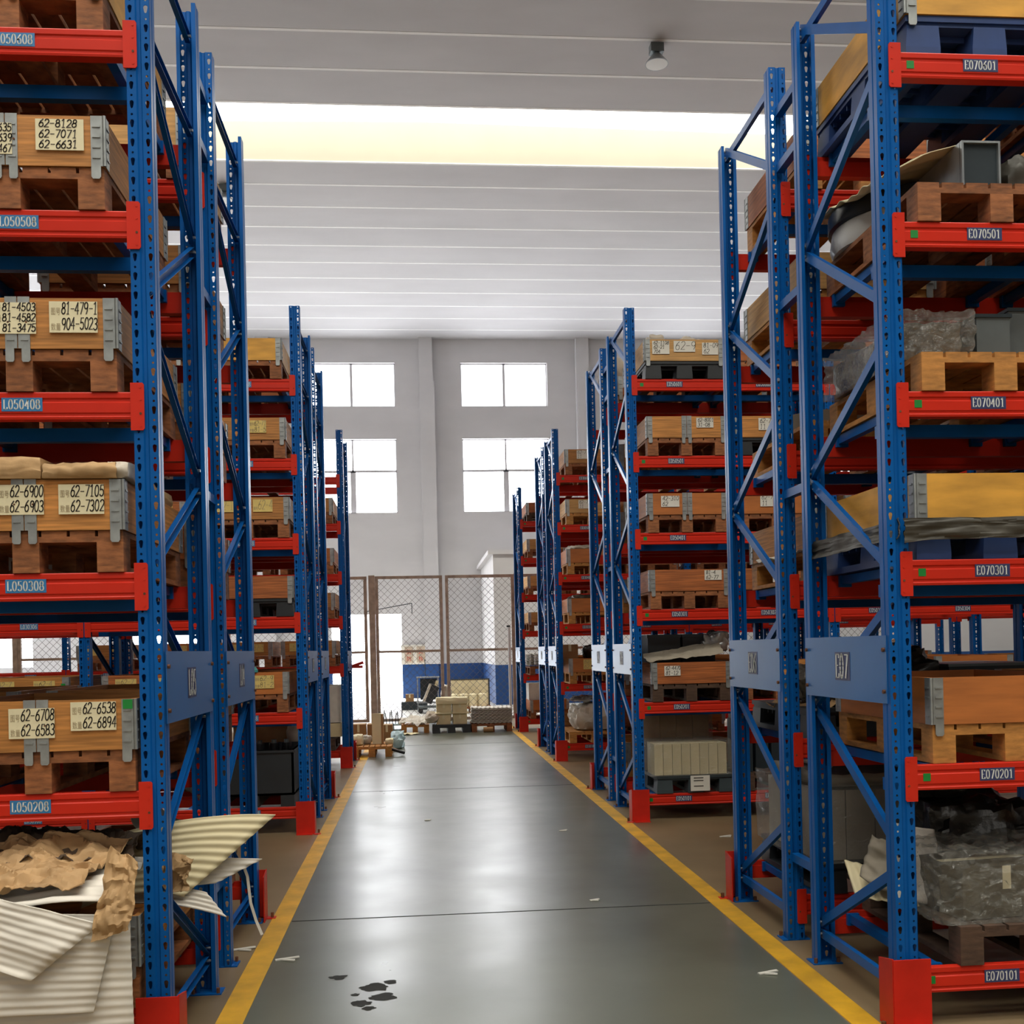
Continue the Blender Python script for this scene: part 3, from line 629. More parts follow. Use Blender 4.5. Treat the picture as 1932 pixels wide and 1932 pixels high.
for lv in (2, 3, 4, 5, 6):
    for sl in (1, 2, 3, 4, 5): PB('E5', lv, sl, ['wood', 'black'][lv % 2 if sl == 1 else 0], ['wood', 'wood_red', 'wood_orange'][(lv + sl) % 3], hinge=False, papers=[lab(-.1)] if sl == 1 else ())
P('E5', 1, 1, 'dark')
for lv in range(1, 7):
    for sl in (0, 1, 2, 3): PB('E4', lv, sl, 'bright' if lv % 2 else 'wood', ['wood_red', 'wood'][(lv + sl) % 2], hinge=False)
# racks E03 to E01
PB('E3', 6, 0, 'wood', 'wood', 0, hinge=False, papers=[lab(-.1, .12, .2, .12)])
PB('E3', 5, 0, 'bright', 'wood_pale', 0, hinge=False, desc='pale', papers=[lab(-.1, .12, .18, .12)])
PB('E3', 4, 0, 'bright', 'wood_orange', 0, hinge=False, desc='film topped')
PB('E3', 3, 0, 'bright', 'wood_orange', 0, hinge=False, desc='dusty topped')
PB('E3', 2, 0, 'bright', 'wood_orange', 0, hinge=False, desc='yellow labelled', papers=[(-.05, .11, .24, .14, ['62-40', '62-1'], 'paper_yellow', False, 'ink_faint')])
P('E3', 1, 0, 'bright', -.02)
for lv in (2, 3, 4, 5, 6):
    for sl in (1, 2, 3, 4, 5): PB('E3', lv, sl, 'wood', ['wood', 'wood_red'][(lv + sl) % 2], hinge=False)
for lv in range(1, 7):
    for sl in (0, 1, 2): PB('E2', lv, sl, 'wood', ['wood_red', 'wood'][(lv + sl) % 2], hinge=False)
PB('E1', 6, 0, 'dark', 'wood_red', 0, hinge=False, desc='reddish')
for lv in (5, 4, 3): PB('E1', lv, 0, 'wood', 'wood_pale', 0, hinge=False)
P('E1', 2, 0, 'wood')
PB('E1', 1, 0, 'wood', 'wood_orange', 0, hinge=False, papers=[(-.05, .11, .24, .14, ['62'], 'paper_yellow', False, 'ink_faint')])
for lv in (2, 3, 4):
    for sl in (1, 2, 3): PB('E1', lv, sl, 'wood', 'wood', hinge=False)

# ------------------------------------------------------------------ soft and loose goods
def fbm(x, y, z, o=4):
    return noise.fractal(Vector((x, y, z)), 1.0, 2.0, o)
def sheet_mesh(name, fn, nu, nv, thick, m, smooth=True):
    mb = MB(); mb.add([fn(i / nu, j / nv) for j in range(nv + 1) for i in range(nu + 1)], [(j * (nu + 1) + i, j * (nu + 1) + i + 1, (j + 1) * (nu + 1) + i + 1, (j + 1) * (nu + 1) + i) for j in range(nv) for i in range(nu)], m)
    return mb.mesh(name, smooth=smooth, thick=thick)
def quadfn(a, b, c, d):     # corners: a(u0v0) b(u1v0) c(u1v1) d(u0v1)
    a, b, c, d = map(Vector, (a, b, c, d))
    return lambda u, v: (a * (1 - u) + b * u) * (1 - v) + (d * (1 - u) + c * u) * v
def ripple_sheet(name, label, corners, waves, amp, thick, m, bend=(0, 0, 0), nu=None, nv=12, along='v', group=None, rough=0.0, cat='foam sheet'):
    q = quadfn(*corners); A, Bc, Cc, D = map(Vector, corners); n = (Bc - A).cross(D - A).normalized(); bv = Vector(bend)
    def fn(u, v):
        t = v if along == 'v' else u
        return q(u, v) + n * (amp * math.sin(2 * math.pi * waves * t) + rough * fbm(u * 3, v * 3, waves)) + bv * (4 * u * (1 - u)) 
    k = int(waves * 8)
    me = sheet_mesh(name, fn, nv if along == 'v' else k, k if along == 'v' else nv, thick, m)
    return tag(ob(name, me), label, cat, group)
def crumple(name, label, corners, amp, seed, m, thick=.003, n=34, bend=(0, 0, 0), cat='packing paper', group=None, freq=3.0):
    q = quadfn(*corners); A, Bc, Cc, D = map(Vector, corners); nn = (Bc - A).cross(D - A).normalized(); bv = Vector(bend)
    lu = max(.12, (Bc - A).length) * freq / .42; lv = max(.12, (D - A).length) * freq / .42
    def fn(u, v):
        h = 1 - abs(fbm(u * lu + seed, v * lv, seed, 4)) * 2.0
        w2 = Vector((fbm(u * 2.3, v * 2.3, seed + 9), fbm(u * 2.3, v * 2.3, seed + 19), fbm(u * 2.3, v * 2.3, seed + 29))) * amp * .9
        return q(u, v) + nn * (h * amp) + w2 + bv * (4 * u * (1 - u) * v)
    return tag(ob(name, sheet_mesh(name, fn, n, n, thick, m, smooth=0.5)), label, cat, group)
def lump_mesh(name, w, d, h, amp, seed, m, n=9, sq=0.5, freq=5.0, film=None):
    """box-like wrinkled body with its base flat on z = 0; sq 1 = box, 0 = dome"""
    bm = bmesh.new(); bmesh.ops.create_cube(bm, size=2.0); bmesh.ops.subdivide_edges(bm, edges=bm.edges[:], cuts=n, use_grid_fill=True)
    for v in bm.verts:
        p = v.co.copy(); sph = p.normalized() * 1.15
        p = p * sq + sph * (1 - sq)
        k = amp * fbm(p.x * freq * w + seed, p.y * freq * d, p.z * freq * h + seed * .7)
        z = max(0.0, (p.z + 1) / 2 * h + (k if p.z > -.8 else 0)); dr = Vector((p.x, p.y, 0))
        v.co = (p.x * w / 2 + (k * dr.x), p.y * d / 2 + (k * dr.y), z if p.z > -.9 else 0)
    me = bpy.data.meshes.new(name); bm.to_mesh(me); bm.free(); me.materials.append(MATS[m]); me.shade_smooth(); me.set_sharp_from_angle(angle=.7); return me
def lump(name, label, cat, x, y, z, w, d, h, m, amp=.03, seed=1, sq=.5, rz=0.0, group=None, n=9, freq=5.0):
    return tag(ob(name, lump_mesh(name, w, d, h, amp, seed, m, n, sq, freq), None, (x, y, z), rz), label, cat, group)
def cart(name, label, x, y, z, w, d, h, m='carton', rz=0.0, group=None, cat='box', tape=True):
    t = thing(name, label, cat, (x, y, z), rz, group)
    mb = MB(); mb.box(-w / 2, w / 2, -d / 2, d / 2, 0, h, m); ob('carton_body', mb, t)
    if tape:
        mb = MB(); mb.box(-w / 2, w / 2, -.02, .02, h, h + .0012, 'paper'); mb.box(-.02, .02, -d / 2 - .0012, -d / 2, h * .55, h, 'paper'); ob('tape', mb, t)
    return t
def film_shell(label, x, y, z, w, d, h, seed, group=None, amp=.008, n=16):
    return tag(ob('stretch_film', lump_mesh('stretch_film', w + .04, d + .03, h + .018, amp, seed, 'film', n, .99, 11.0), None, (x, y, z)), label, 'plastic film', group)
# rack L05 bottom shelf: corrugated foam sheets over the box, crushed kraft paper on top
gF = None
ripple_sheet('foam_sheet', 'largest white corrugated foam sheet hanging down over the bottom box of rack L05', [(-2.05, 3.99, .10), (-1.065, 3.985, .16), (-1.075, 3.99, .655), (-2.05, 3.97, .72)], 15, .0017, .004, 'foam', rough=.006)
ripple_sheet('foam_sheet', 'middle white corrugated foam sheet under the pointed one, front of rack L05', [(-2.0, 3.955, .32), (-1.20, 3.955, .318), (-1.125, 3.965, .625), (-2.0, 3.95, .70)], 11, .0017, .004, 'foam', rough=.006)
ripple_sheet('foam_sheet', 'smooth white foam sheet with its corner pointing down, front of rack L05', [(-1.405, 3.915, .452), (-1.165, 3.94, .64), (-1.52, 3.95, .745), (-1.95, 3.92, .66)], 9, .0016, .004, 'foam', along='u', rough=.01)
ripple_sheet('foam_sheet', 'white foam sheet lying flat under the brown paper on rack L05', [(-1.99, 3.97, .70), (-1.13, 3.97, .715), (-1.10, 4.35, .80), (-1.99, 4.4, .82)], 6, .006, .004, 'foam', rough=.02)
crumple('kraft_paper', 'wide crumpled brown kraft paper lying on top of the white foam sheets', [(-2.05, 3.95, .70), (-1.24, 4.0, .745), (-1.17, 4.40, .86), (-2.05, 4.45, .88)], .038, 3.1, 'kraft', n=72)
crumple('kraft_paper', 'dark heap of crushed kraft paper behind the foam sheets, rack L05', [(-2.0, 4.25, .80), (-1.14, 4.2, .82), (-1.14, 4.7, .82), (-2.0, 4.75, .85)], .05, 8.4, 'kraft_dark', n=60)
crumple('kraft_paper', 'brown kraft paper hanging over the box corner beside the front post of rack L05', [(-1.19, 3.92, .585), (-1.055, 3.92, .625), (-1.03, 3.97, .86), (-1.15, 4.02, .90)], .018, 12.7, 'kraft', n=26, freq=4)
crumple('kraft_paper', 'small kraft paper bag bulging out behind the front post of rack L05', [(-1.10, 4.50, .61), (-.955, 4.46, .64), (-.94, 4.50, .77), (-1.10, 4.52, .79)], .025, 5.2, 'kraft', n=22)
# sheets that stick out into the aisle between the two posts of rack L05
def wing(label, a, b, c, d, waves, m='foam_cream', bend=(0, 0, 0)):
    return ripple_sheet('foam_sheet', label, [a, b, c, d], waves, .0032, .004, m, along='v', bend=bend, nv=20, rough=.004)
wing('cream corrugated foam sheet sticking out into the aisle, its tip pointing up', (-1.42, 4.55, .56), (-1.02, 4.62, .575), (-.640, 4.72, .895), (-1.40, 4.66, .82), 10, bend=(0, 0, .035))
wing('white foam sheet corner poking out below the large cream sheet', (-1.2, 4.66, .60), (-.90, 4.70, .61), (-.705, 4.74, .70), (-1.2, 4.72, .74), 4, 'foam')
wing('curled white foam sheet drooping lowest out of rack L05', (-1.25, 4.60, .56), (-.845, 4.64, .475), (-.93, 4.66, .58), (-1.25, 4.64, .61), 4, 'foam', bend=(0, 0, .02))
mb = MB(); q = [(-.80, 4.76, .70), (-.775, 4.77, .62), (-.765, 4.78, .50), (-.745, 4.79, .42), (-.72, 4.79, .355)]
for a, b in zip(q, q[1:]): mb.bar(a, b, (1, 0, 0), .006, .0015, 'foam')
tag(ob('foam_strip', mb), 'narrow white foam strip dangling from the sheets towards the yellow line', 'strip')
mb = MB(); pr = [(.19 * math.cos(t), .14 * math.sin(t)) for t in [2 * math.pi * i / 28 for i in range(28)]]
mb.add([(x * (1 + .03 * (k % 2)), .30 - .60 * k / 24, z * (1 + .03 * (k % 2))) for k in range(25) for x, z in pr], [(k * 28 + i, k * 28 + (i + 1) % 28, (k + 1) * 28 + (i + 1) % 28, (k + 1) * 28 + i) for k in range(24) for i in range(28)], 'foam_grey')
tag(ob('foam_roll', mb.mesh('foam_roll', smooth=.9, thick=.004), None, (-1.32, 5.95, .785)), 'grey ribbed foam roll seen between the posts of racks L05 and L04', 'foam roll')
lump('plastic_bottle', 'small teal plastic bundle beside the ribbed foam roll', 'bundle', -1.19, 5.36, .625, .10, .10, .09, 'teal', .01, 4, .6)
# crushed paper that tops the box on the third shelf of L05
for i, (x0, x1, z, lb) in enumerate(((-1.90, -1.42, .03, 'flat kraft paper bundle on the box labelled 62-6900'), (-1.42, -1.145, .02, 'folded kraft paper bundle on the box labelled 62-7105'))):
    lump('paper_bundle', lb, 'packing paper', (x0 + x1) / 2, 4.66, 1.93 + .362, x1 - x0, .95, .062 + .02 * (1 - i), 'kraft', .012, 3 + i, .9, n=12, freq=9)
lump('stretch_film', 'wrinkled clear film end on the corner of the box labelled 62-7105', 'plastic film', -1.145, 4.40, 2.294, .09, .4, .07, 'bag_pale', .012, 9, .6)
# rack L03: black bin with dark rollers, parcels behind it
t = thing('storage_bin', 'tall black plastic bin holding dark rollers, bottom shelf of rack L03', 'bin', (-1.50, 10.02, .242))
mb = MB(); w, d, h = .74, .9, .50
mb.box(-w / 2, w / 2, -d / 2, -d / 2 + .02, .1, h, 'black_plastic').box(-w / 2, w / 2, d / 2 - .02, d / 2, .1, h, 'black_plastic').box(-w / 2, -w / 2 + .02, -d / 2, d / 2, .1, h, 'black_plastic').box(w / 2 - .02, w / 2, -d / 2, d / 2, .1, h, 'black_plastic').box(-w / 2, w / 2, -d / 2, d / 2, .1, .12, 'black_plastic')
mb.box(-w / 2 - .012, w / 2 + .012, -d / 2 - .012, -d / 2 + .02, h - .02, h, 'black_plastic').box(w / 2 - .02, w / 2 + .012, -d / 2, d / 2, h - .02, h, 'black_plastic'); ob('bin_body', mb, t)
for x in (-.31, 0, .31):
    mb = MB(); mb.box(x - .06, x + .06, -d / 2, d / 2, 0, .1, 'black_plastic'); ob('foot', mb, t)
for i, (x, y) in enumerate(((-.30, -.2), (-.19, -.2), (-.08, -.2), (.04, -.2), (.16, -.14), (.27, -.12))):
    t = tag(ob('roller', cached('roller', lambda: MB().cyl((0, 0, 0), (0, 0, .42), .045, 16, 'rubber').cyl((0, 0, .42), (0, 0, .45), .022, 12, 'metal_grey').mesh('roller', smooth=.6)), None, (-1.50 + x, 10.02 + y, .365)), 'dark rubber roller standing in the black bin on rack L03', 'roller', 'rollers in the black bin')
lump('wrapped_parcel', 'kraft paper parcel behind the black bin on rack L03', 'parcel', -1.62, 11.2, .61, .55, .5, .34, 'kraft', .02, 11, .8)
lump('wrapped_parcel', 'film wrapped pale parcel behind the black bin', 'parcel', -1.27, 11.1, .61, .16, .4, .34, 'bag_pale', .015, 12, .8)
mb = MB(); mb.lathe([(0, 0), (.03, 0), (.03, .02), (.022, .03), (.012, .045), (0, .047)], 14, 'teal'); tag(ob('glue_cap', mb, None, (-1.45, 9.545, 1.441)), 'small teal cap standing on the edge of the second shelf box of rack L03', 'cap')
# rack L01 odds and ends
cart('carton', 'tall white carton on the second beams of rack L01', -1.33, 15.25, .62, .44, .5, .52, 'paper_white', tape=False)
cart('carton', 'cream carton under the white one, rack L01', -1.33, 15.25, .42, .46, .5, .19, 'carton', tape=False)
t = P('L1', 1, 0, 'dark')
lump('plastic_bag', 'grey plastic bag on the bottom pallet of rack L01', 'bag', -1.58, 15.2, .404, .3, .35, .16, 'bag_pale', .03, 17, .4)
# rack E07 fifth shelf: steel channel, foam sheet and reel
mb = MB(); pr = [(-.085, 0), (-.085, .19), (.085, .19), (.085, 0), (.076, 0), (.076, .181), (-.076, .181), (-.076, 0)]
mb.prism([(-.085, 0), (-.085, .19), (.085, .19), (.085, 0)], lambda u, v, k: (u, -.2 + .004 * k, v), 'metal_dark'); mb.prism(pr, lambda u, v, k: (u, -.215 + .38 * k, v), 'steel')
tag(ob('steel_channel', mb, None, (2.40, 4.47, 3.50)), 'grey box shaped steel channel lying on the fifth shelf pallet of rack E07', 'channel')
t = thing('cable_reel', 'white drum with a black rim under a foam sheet, fifth shelf of rack E07', 'reel', (2.41, 5.0, 3.50))
mb = MB(); mb.lathe([(0, 0), (.33, 0), (.345, .04), (.335, .11), (.32, .12)], 48, 'reel_white'); ob('drum', mb.mesh('drum', smooth=.6), t)
mb = MB(); mb.lathe([(.335, .112), (.352, .12), (.352, .19), (.335, .2), (.30, .2), (0, .2)], 48, 'rubber'); ob('rim', mb.mesh('rim', smooth=.6), t)
t = ripple_sheet('foam_sheet', 'cream foam sheet draped from the steel channel over the white drum, rack E07', [(2.045, 4.35, 3.60), (2.46, 4.30, 3.708), (2.72, 5.3, 3.79), (2.045, 5.22, 3.745)], 7, .006, .004, 'foam_cream', bend=(0, 0, .03), rough=.015)
lump('tarpaulin', 'dark sheet folded beside the steel channel on rack E07', 'sheet', 2.62, 4.46, 3.502, .18, .36, .15, 'tarp', .02, 21, .7)
# fourth shelf
lump('wrapped_package', 'long clear wrapped package on the fourth shelf pallet of rack E07', 'package', 2.225, 4.74, 2.798, .285, .71, .165, 'bag_grey', .012, 23, .95, n=14, freq=8)
film_shell('crinkled clear film around the long package on the fourth shelf of rack E07', 2.225, 4.74, 2.7945, .315, .74, .195, 24, amp=.014, n=26)
for i, (x, y, w, h, lb) in enumerate(((2.50, 4.62, .15, .20, 'grey steel box next to the film wrapped package, rack E07'), (2.68, 4.66, .17, .24, 'taller grey steel box behind the pallet edge, rack E07'))):
    t = thing('metal_box', lb, 'metal box', (x, y, 2.796))
    mb = MB(); mb.box(-w / 2, w / 2, -.25, .25, 0, h - .015, 'metal_grey'); ob('body', mb, t)
    mb = MB(); mb.box(-w / 2 - .008, w / 2 + .008, -.258, .258, h - .015, h, 'metal_dark'); ob('lid', mb, t)
# third shelf: dark sheet that hangs out under the plywood box
crumple('tarpaulin', 'dark olive sheet hanging out under the knotty plywood box, rack E07', [(2.00, 4.21, 2.00), (2.70, 4.185, 2.03), (2.72, 4.188, 2.10), (2.00, 4.205, 2.10)], .012, 31, 'tarp', n=24, cat='tarpaulin')
crumple('tarpaulin', 'dark sheet edge hanging along the side of the blue pallet, rack E07', [(1.985, 5.22, 2.01), (1.99, 4.22, 2.02), (2.0, 4.22, 2.10), (2.0, 5.22, 2.10)], .012, 33, 'tarp', n=24, cat='tarpaulin')
# bottom shelf of E07
cart('wrapped_package', 'grey carton in torn clear film at the front of the bottom pallet, rack E07', 2.46, 4.50, .406, .42, .34, .22, 'carton_dark', rz=.12, cat='package')
film_shell('torn glossy film over the grey carton on the bottom pallet of rack E07', 2.44, 4.50, .4026, .54, .46, .28, 36, amp=.03, n=26)
lump('plastic_bag', 'black plastic bag filling the back of the bottom pallet, rack E07', 'bag', 2.62, 4.95, .403, .55, .46, .44, 'bag_dark', .05, 37, .4, n=12)
lump('plastic_bag', 'shiny dark bag on top of the black bag, bottom of rack E07', 'bag', 2.45, 4.98, .845, .34, .34, .11, 'bag_dark', .04, 38, .3, n=10)
ripple_sheet('foam_sheet', 'white foam sheet standing folded behind the front post of rack E07', [(2.08, 4.62, .44), (2.33, 4.58, .40), (2.33, 4.66, .73), (2.16, 4.72, .76)], 4, .005, .004, 'foam', rough=.02, bend=(0, -.03, 0))
ripple_sheet('foam_sheet', 'grey folded foam sheet leaning towards the rear post of rack E07', [(2.03, 4.80, .50), (2.16, 4.62, .44), (2.20, 4.70, .66), (2.12, 4.86, .68)], 3, .006, .004, 'foam_grey', rough=.03, bend=(-.03, -.03, 0))
ripple_sheet('foam_sheet', 'scalloped cream foam sheet pointing out under the brace of rack E07', [(2.015, 4.82, .40), (2.2, 4.56, .41), (2.25, 4.80, .50), (2.03, 4.98, .54)], 5, .007, .004, 'foam_cream', along='u', rough=.01)
# rack E06: film wrapped carton stack at the bottom, odds on the second and fourth shelves
for i in range(4):
    for j in range(3):
        if i and j: continue
        cart('carton', 'pale upright carton in the silver wrapped stack on rack E06', 2.22 + .165 * i, 5.74 + .27 * j, .406, .158, .262, .38, 'carton_grey', group='cartons in the silver wrapped stack', tape=False)
film_shell('silvery stretch film around the carton stack on the bottom of rack E06', 2.47, 6.01, .4026, .74, .90, .40, 41)
lump('foam_sheet_stack', 'grey foam padding on the silver wrapped stack, rack E06', 'padding', 2.47, 6.0, .806, .62, .8, .07, 'foam_grey', .012, 42, .9)
mb = MB(); mb.cyl((0, -.2, .045), (0, .2, .045), .045, 20, 'foam'); tag(ob('foam_roll', mb.mesh('foam_roll', smooth=.7), None, (2.28, 6.0, .88)), 'short white foam roll on top of the silver wrapped stack', 'foam roll')
lump('plastic_bag', 'dark bag of parts on the second shelf of rack E06', 'bag', 2.62, 5.95, 1.245, .5, .6, .34, 'bag_dark', .05, 43, .45, n=12)
lump('plastic_bag', 'brown wrapped mound beside the dark bag, second shelf of rack E06', 'bag', 2.30, 5.86, 1.245, .26, .4, .22, 'bag_grey', .04, 44, .4)
crumple('kraft_paper', 'kraft paper hanging over the black pallet on the second shelf of rack E06', [(2.07, 6.2, 1.22), (2.10, 5.58, 1.215), (2.40, 5.60, 1.27), (2.40, 6.2, 1.27)], .025, 45, 'kraft', n=24)
lump('plastic_film', 'bright silver film ball on the black pallet of rack E06', 'plastic film', 2.16, 5.98, 1.275, .14, .2, .12, 'silver_film', .03, 46, .4)
t = thing('metal_cabinet', 'dark grey steel case on the second shelf of rack E06', 'case', (3.22, 6.02, 1.244))
mb = MB(); mb.box(-.28, .28, -.35, .35, 0, .20, 'metal_dark'); ob('body', mb, t); mb = MB(); mb.box(-.285, .285, -.355, .355, .20, .215, 'metal_grey'); ob('lid', mb, t)
P('E6', 2, 1, 'black')
mb = MB(); pr = [(.17 + .004 * math.sin(9 * t) + .02 * t / 6.3, t) for t in [2 * math.pi * i / 40 for i in range(120)]]
mb.lathe([(.05, 0), (.30, 0), (.30, .10), (.05, .10), (.05, 0)], 40, 'foam_grey'); tag(ob('foam_roll', mb.mesh('foam_roll', smooth=.7), None, (2.42, 6.0, 2.795)), 'flat grey foam coil on the fourth shelf pallet of rack E06', 'foam roll')
crumple('foam_paper', 'white paper edge over the third shelf pallet of rack E06', [(2.06, 6.3, 2.085), (2.06, 5.6, 2.08), (2.25, 5.6, 2.10), (2.25, 6.3, 2.11)], .02, 47, 'paper_white', n=18)
# rack E05 bottom shelf: eight cream cartons, a brown tier behind, dark cans
for i in range(8):
    cart('carton', 'cream upright carton in the wrapped row on the bottom shelf of rack E05', 2.17 + .085 * i, 9.72, .406, .080, .30, .285, 'carton', group='cream cartons in a row', tape=False)
film_shell('clear film around the row of cream cartons on rack E05', 2.468, 9.72, .4026, .73, .36, .30, 51)
for i in range(4):
    cart('carton', 'brown carton in the taller tier behind the cream cartons', 2.20 + .16 * i, 10.18, .406, .155, .4, .53, 'carton_brown', group='brown cartons in the rear tier', tape=False)
film_shell('dusty film around the brown cartons on the bottom shelf of rack E05', 2.44, 10.18, .4026, .66, .42, .535, 52)
mb = MB(); mb.box(-.09, .09, -.0015, 0, -.07, .07, 'paper_white')
for z in (.045, .02, -.03): mb.box(-.06, .03, -.003, -.0015, z, z + .008, 'ink')
tag(ob('paper_tag', mb, None, (2.54, 9.52, .33)), 'white paper sheet taped to the grey pallet of rack E05', 'paper')
for i in range(4):
    mb = MB(); mb.box(-.06, .06, -.2, .2, 0, .48, 'metal_dark').box(-.05, .05, -.19, .19, .48, .52, 'metal_grey')
    tag(ob('metal_can', cached('can', lambda: mb.mesh('metal_can')), None, (3.02 + .15 * i, 9.85, .404)), 'tall dark metal can beside the cream cartons on rack E05', 'can', 'dark metal cans')
# second shelf of E05: black crates behind, kraft sheet, silver bag
for i, (x, lb) in enumerate(((2.312, 'black plastic crate in the scuffed brown box on rack E05'), (2.647, 'black plastic crate behind the silver bag on rack E05'))):
    t = thing('plastic_crate', lb, 'crate', (x, 10.06, 1.27))
    mb = MB(); mb.box(-.156, .156, -.2, .2, 0, .40, 'black_plastic'); ob('body', mb, t); mb = MB(); mb.box(-.162, .162, -.207, .207, .40, .43, 'black_plastic'); ob('rim', mb, t)
crumple('foam_paper', 'tan packing sheet laid over the scuffed brown box on rack E05', [(2.08, 9.56, 1.44), (2.82, 9.60, 1.50), (2.82, 9.84, 1.62), (2.10, 9.84, 1.50)], .018, 53, 'foam_grey', n=26)
lump('plastic_bag', 'crumpled silver bag on the second shelf of rack E05', 'bag', 2.80, 9.90, 1.53, .24, .2, .17, 'silver_film', .05, 54, .35)
for i, (x, s) in enumerate(((2.28, 3), (2.60, 5))):
    lump('packing_film', ('left hand' if 0 else ('small white film scrap' if i == 0 else 'large pale film scrap')) + ' on the pale labelled box, top shelf of rack E05', 'plastic film', x, 9.8, 4.40, .14 + .05 * i, .2, .09, 'bag_pale', .03, s, .3)
lump('wrapped_package', 'brown film wrapped sack at the far side of rack E04 top shelf', 'package', 2.16, 11.3, 4.42, .25, .5, .24, 'bag_pale', .03, 57, .5)
# rack E03
lump('plastic_bag', 'pale crumpled plastic sack lying on the bottom pallet of rack E03', 'bag', 2.50, 15.26, .404, .62, .7, .36, 'bag_pale', .05, 61, .45, n=12)
crumple('plastic_sheet', 'pile of glossy white sheets on the sack, bottom shelf of rack E03', [(2.1, 15.0, .82), (2.85, 15.0, .82), (2.8, 15.5, .88), (2.25, 15.5, .87)], .03, 62, 'silver_film', n=22, cat='plastic sheet')
lump('plastic_film', 'film heap on the fourth shelf box of rack E03', 'plastic film', 2.5, 15.3, 2.98, .6, .7, .07, 'bag_pale', .03, 63, .5)
lump('plastic_film', 'dusty film heap on the third shelf box of rack E03', 'plastic film', 2.5, 15.3, 2.28, .6, .7, .06, 'bag_grey', .03, 64, .5)
cart('carton', 'dark brown carton on the yellow labelled box, rack E03', 2.20, 15.5, 1.42, .24, .3, .22, 'carton_brown')
lump('wrapped_package', 'dark wrapped parts beside the brown carton on rack E03', 'package', 2.62, 15.5, 1.42, .4, .35, .2, 'bag_dark', .03, 65, .6)
# rack E01: stack of corrugated white sheets
for i in range(8):
    tag(ob('foam_sheet', cached('fs', lambda: sheet_mesh('foam_sheet', lambda u, v: (u * .6, v * .8, .02 * abs(math.sin(u * 22))), 44, 3, .006, 'foam')), None, (2.12, 20.35, 1.264 + .03 * i)), 'white corrugated foam sheet in the tall stack on rack E01', 'foam sheet', 'sheets stacked on rack E01')
cart('carton', 'large white carton on the bottom of rack E01', 2.35, 20.6, .60, .5, .5, .32, 'paper_white', tape=False)

# ------------------------------------------------------------------ wire fence with double gate at the end of the aisle
YG = 22.45
def wire_panel(t, x0, x1, z0, z1, sp=.145):
    mb = MB(); w, h = x1 - x0, z1 - z0; r = .0032
    for s in (1, -1):
        k = -h
        while k < w:
            a = (k, 0) if s > 0 else (k, h); b = (k + h, h) if s > 0 else (k + h, 0)
            u0 = max(0, -a[0]); u1 = min(h, w - a[0])
            if u1 > u0 + .02:
                p = (x0 + a[0] + u0, .004 * s, z0 + a[1] + s * u0); q = (x0 + a[0] + u1, .004 * s, z0 + a[1] + s * u1)
                mb.bar(p, q, (0, 1, 0), r, r, 'wire')
            k += sp
    ob('wire_mesh', mb, t)
def panel(name, label, x0, x1, cat, mid=1.59, group=None):
    t = thing(name, label, cat, (0, YG, 0), 0, group); b = .035
    for n, a in (('stile', (x0, x0 + .065, .12, 3.18)), ('stile', (x1 - .065, x1, .12, 3.18)), ('top_rail', (x0, x1, 3.12, 3.18)), ('bottom_rail', (x0, x1, .12, .18)), ('mid_rail', (x0, x1, mid - .025, mid + .025))):
        if n == 'stile': mb = MB(); mb.box(a[0], a[1], -b, b, a[2], a[3], 'fence_paint')
        else: mb = MB(); mb.box(a[0] + .065, a[1] - .065, -b, b, a[2], a[3], 'fence_paint')
        ob(n, mb, t)
    wire_panel(t, x0 + .065, x1 - .065, .18, 3.12); return t
panel('gate_leaf', 'wire mesh gate leaf on the doorway side with a rusty frame', -.886, .525, 'gate')
panel('gate_leaf', 'wire mesh gate leaf in front of the plastered shaft', .585, 2.044, 'gate')
for x in (-8.2, -6.1, -4.0, -1.05, 2.09, 4.2, 6.3, 8.4, 10.5):
    mb = MB(); wd = .065 if x == -1.05 else .045; mb.box(-wd, wd, -.05, .05, 0, 3.2, 'fence_paint').box(-wd - .04, wd + .04, -.09, .09, 0, .012, 'fence_paint')
    tag(ob('fence_post', mb, None, (x + (.095 if x == -1.05 else 0), YG, 0)), {-1.05: 'wide brown gate post beside the bright doorway', 2.09: 'brown gate post next to rack E01'}.get(x, 'brown fence post seen through the racks'), 'fence post', 'posts of the wire fence')
for x0, x1, lb in ((-8.15, -6.15, 'wire fence panel seen through the gaps of rack L03, third from the gate'), (-6.05, -4.05, 'wire fence panel behind the racks, second from the wide gate post'), (-3.95, -1.06, 'wire fence panel between the wide gate post and rack L01'), (2.14, 4.15, 'wire fence panel behind rack E01'), (4.25, 6.25, 'wire fence panel two places past the shaft side of the gate'), (6.35, 8.35, 'wire fence panel three places past the shaft side of the gate'), (8.45, 10.45, 'wire fence panel at the far end of the E side')):
    panel('wire_fence', lb, x0, x1, 'fence')
mb = MB(); mb.cyl((0, 0, 0), (0, 0, 2.05), .03, 12, 'window_frame').box(-.05, .02, -.02, .02, 2.05, 2.09, 'metal_dark'); tag(ob('barrier_pole', mb, None, (1.90, 22.2, 0)), 'slim white pole standing against the gate post by rack E01', 'pole')
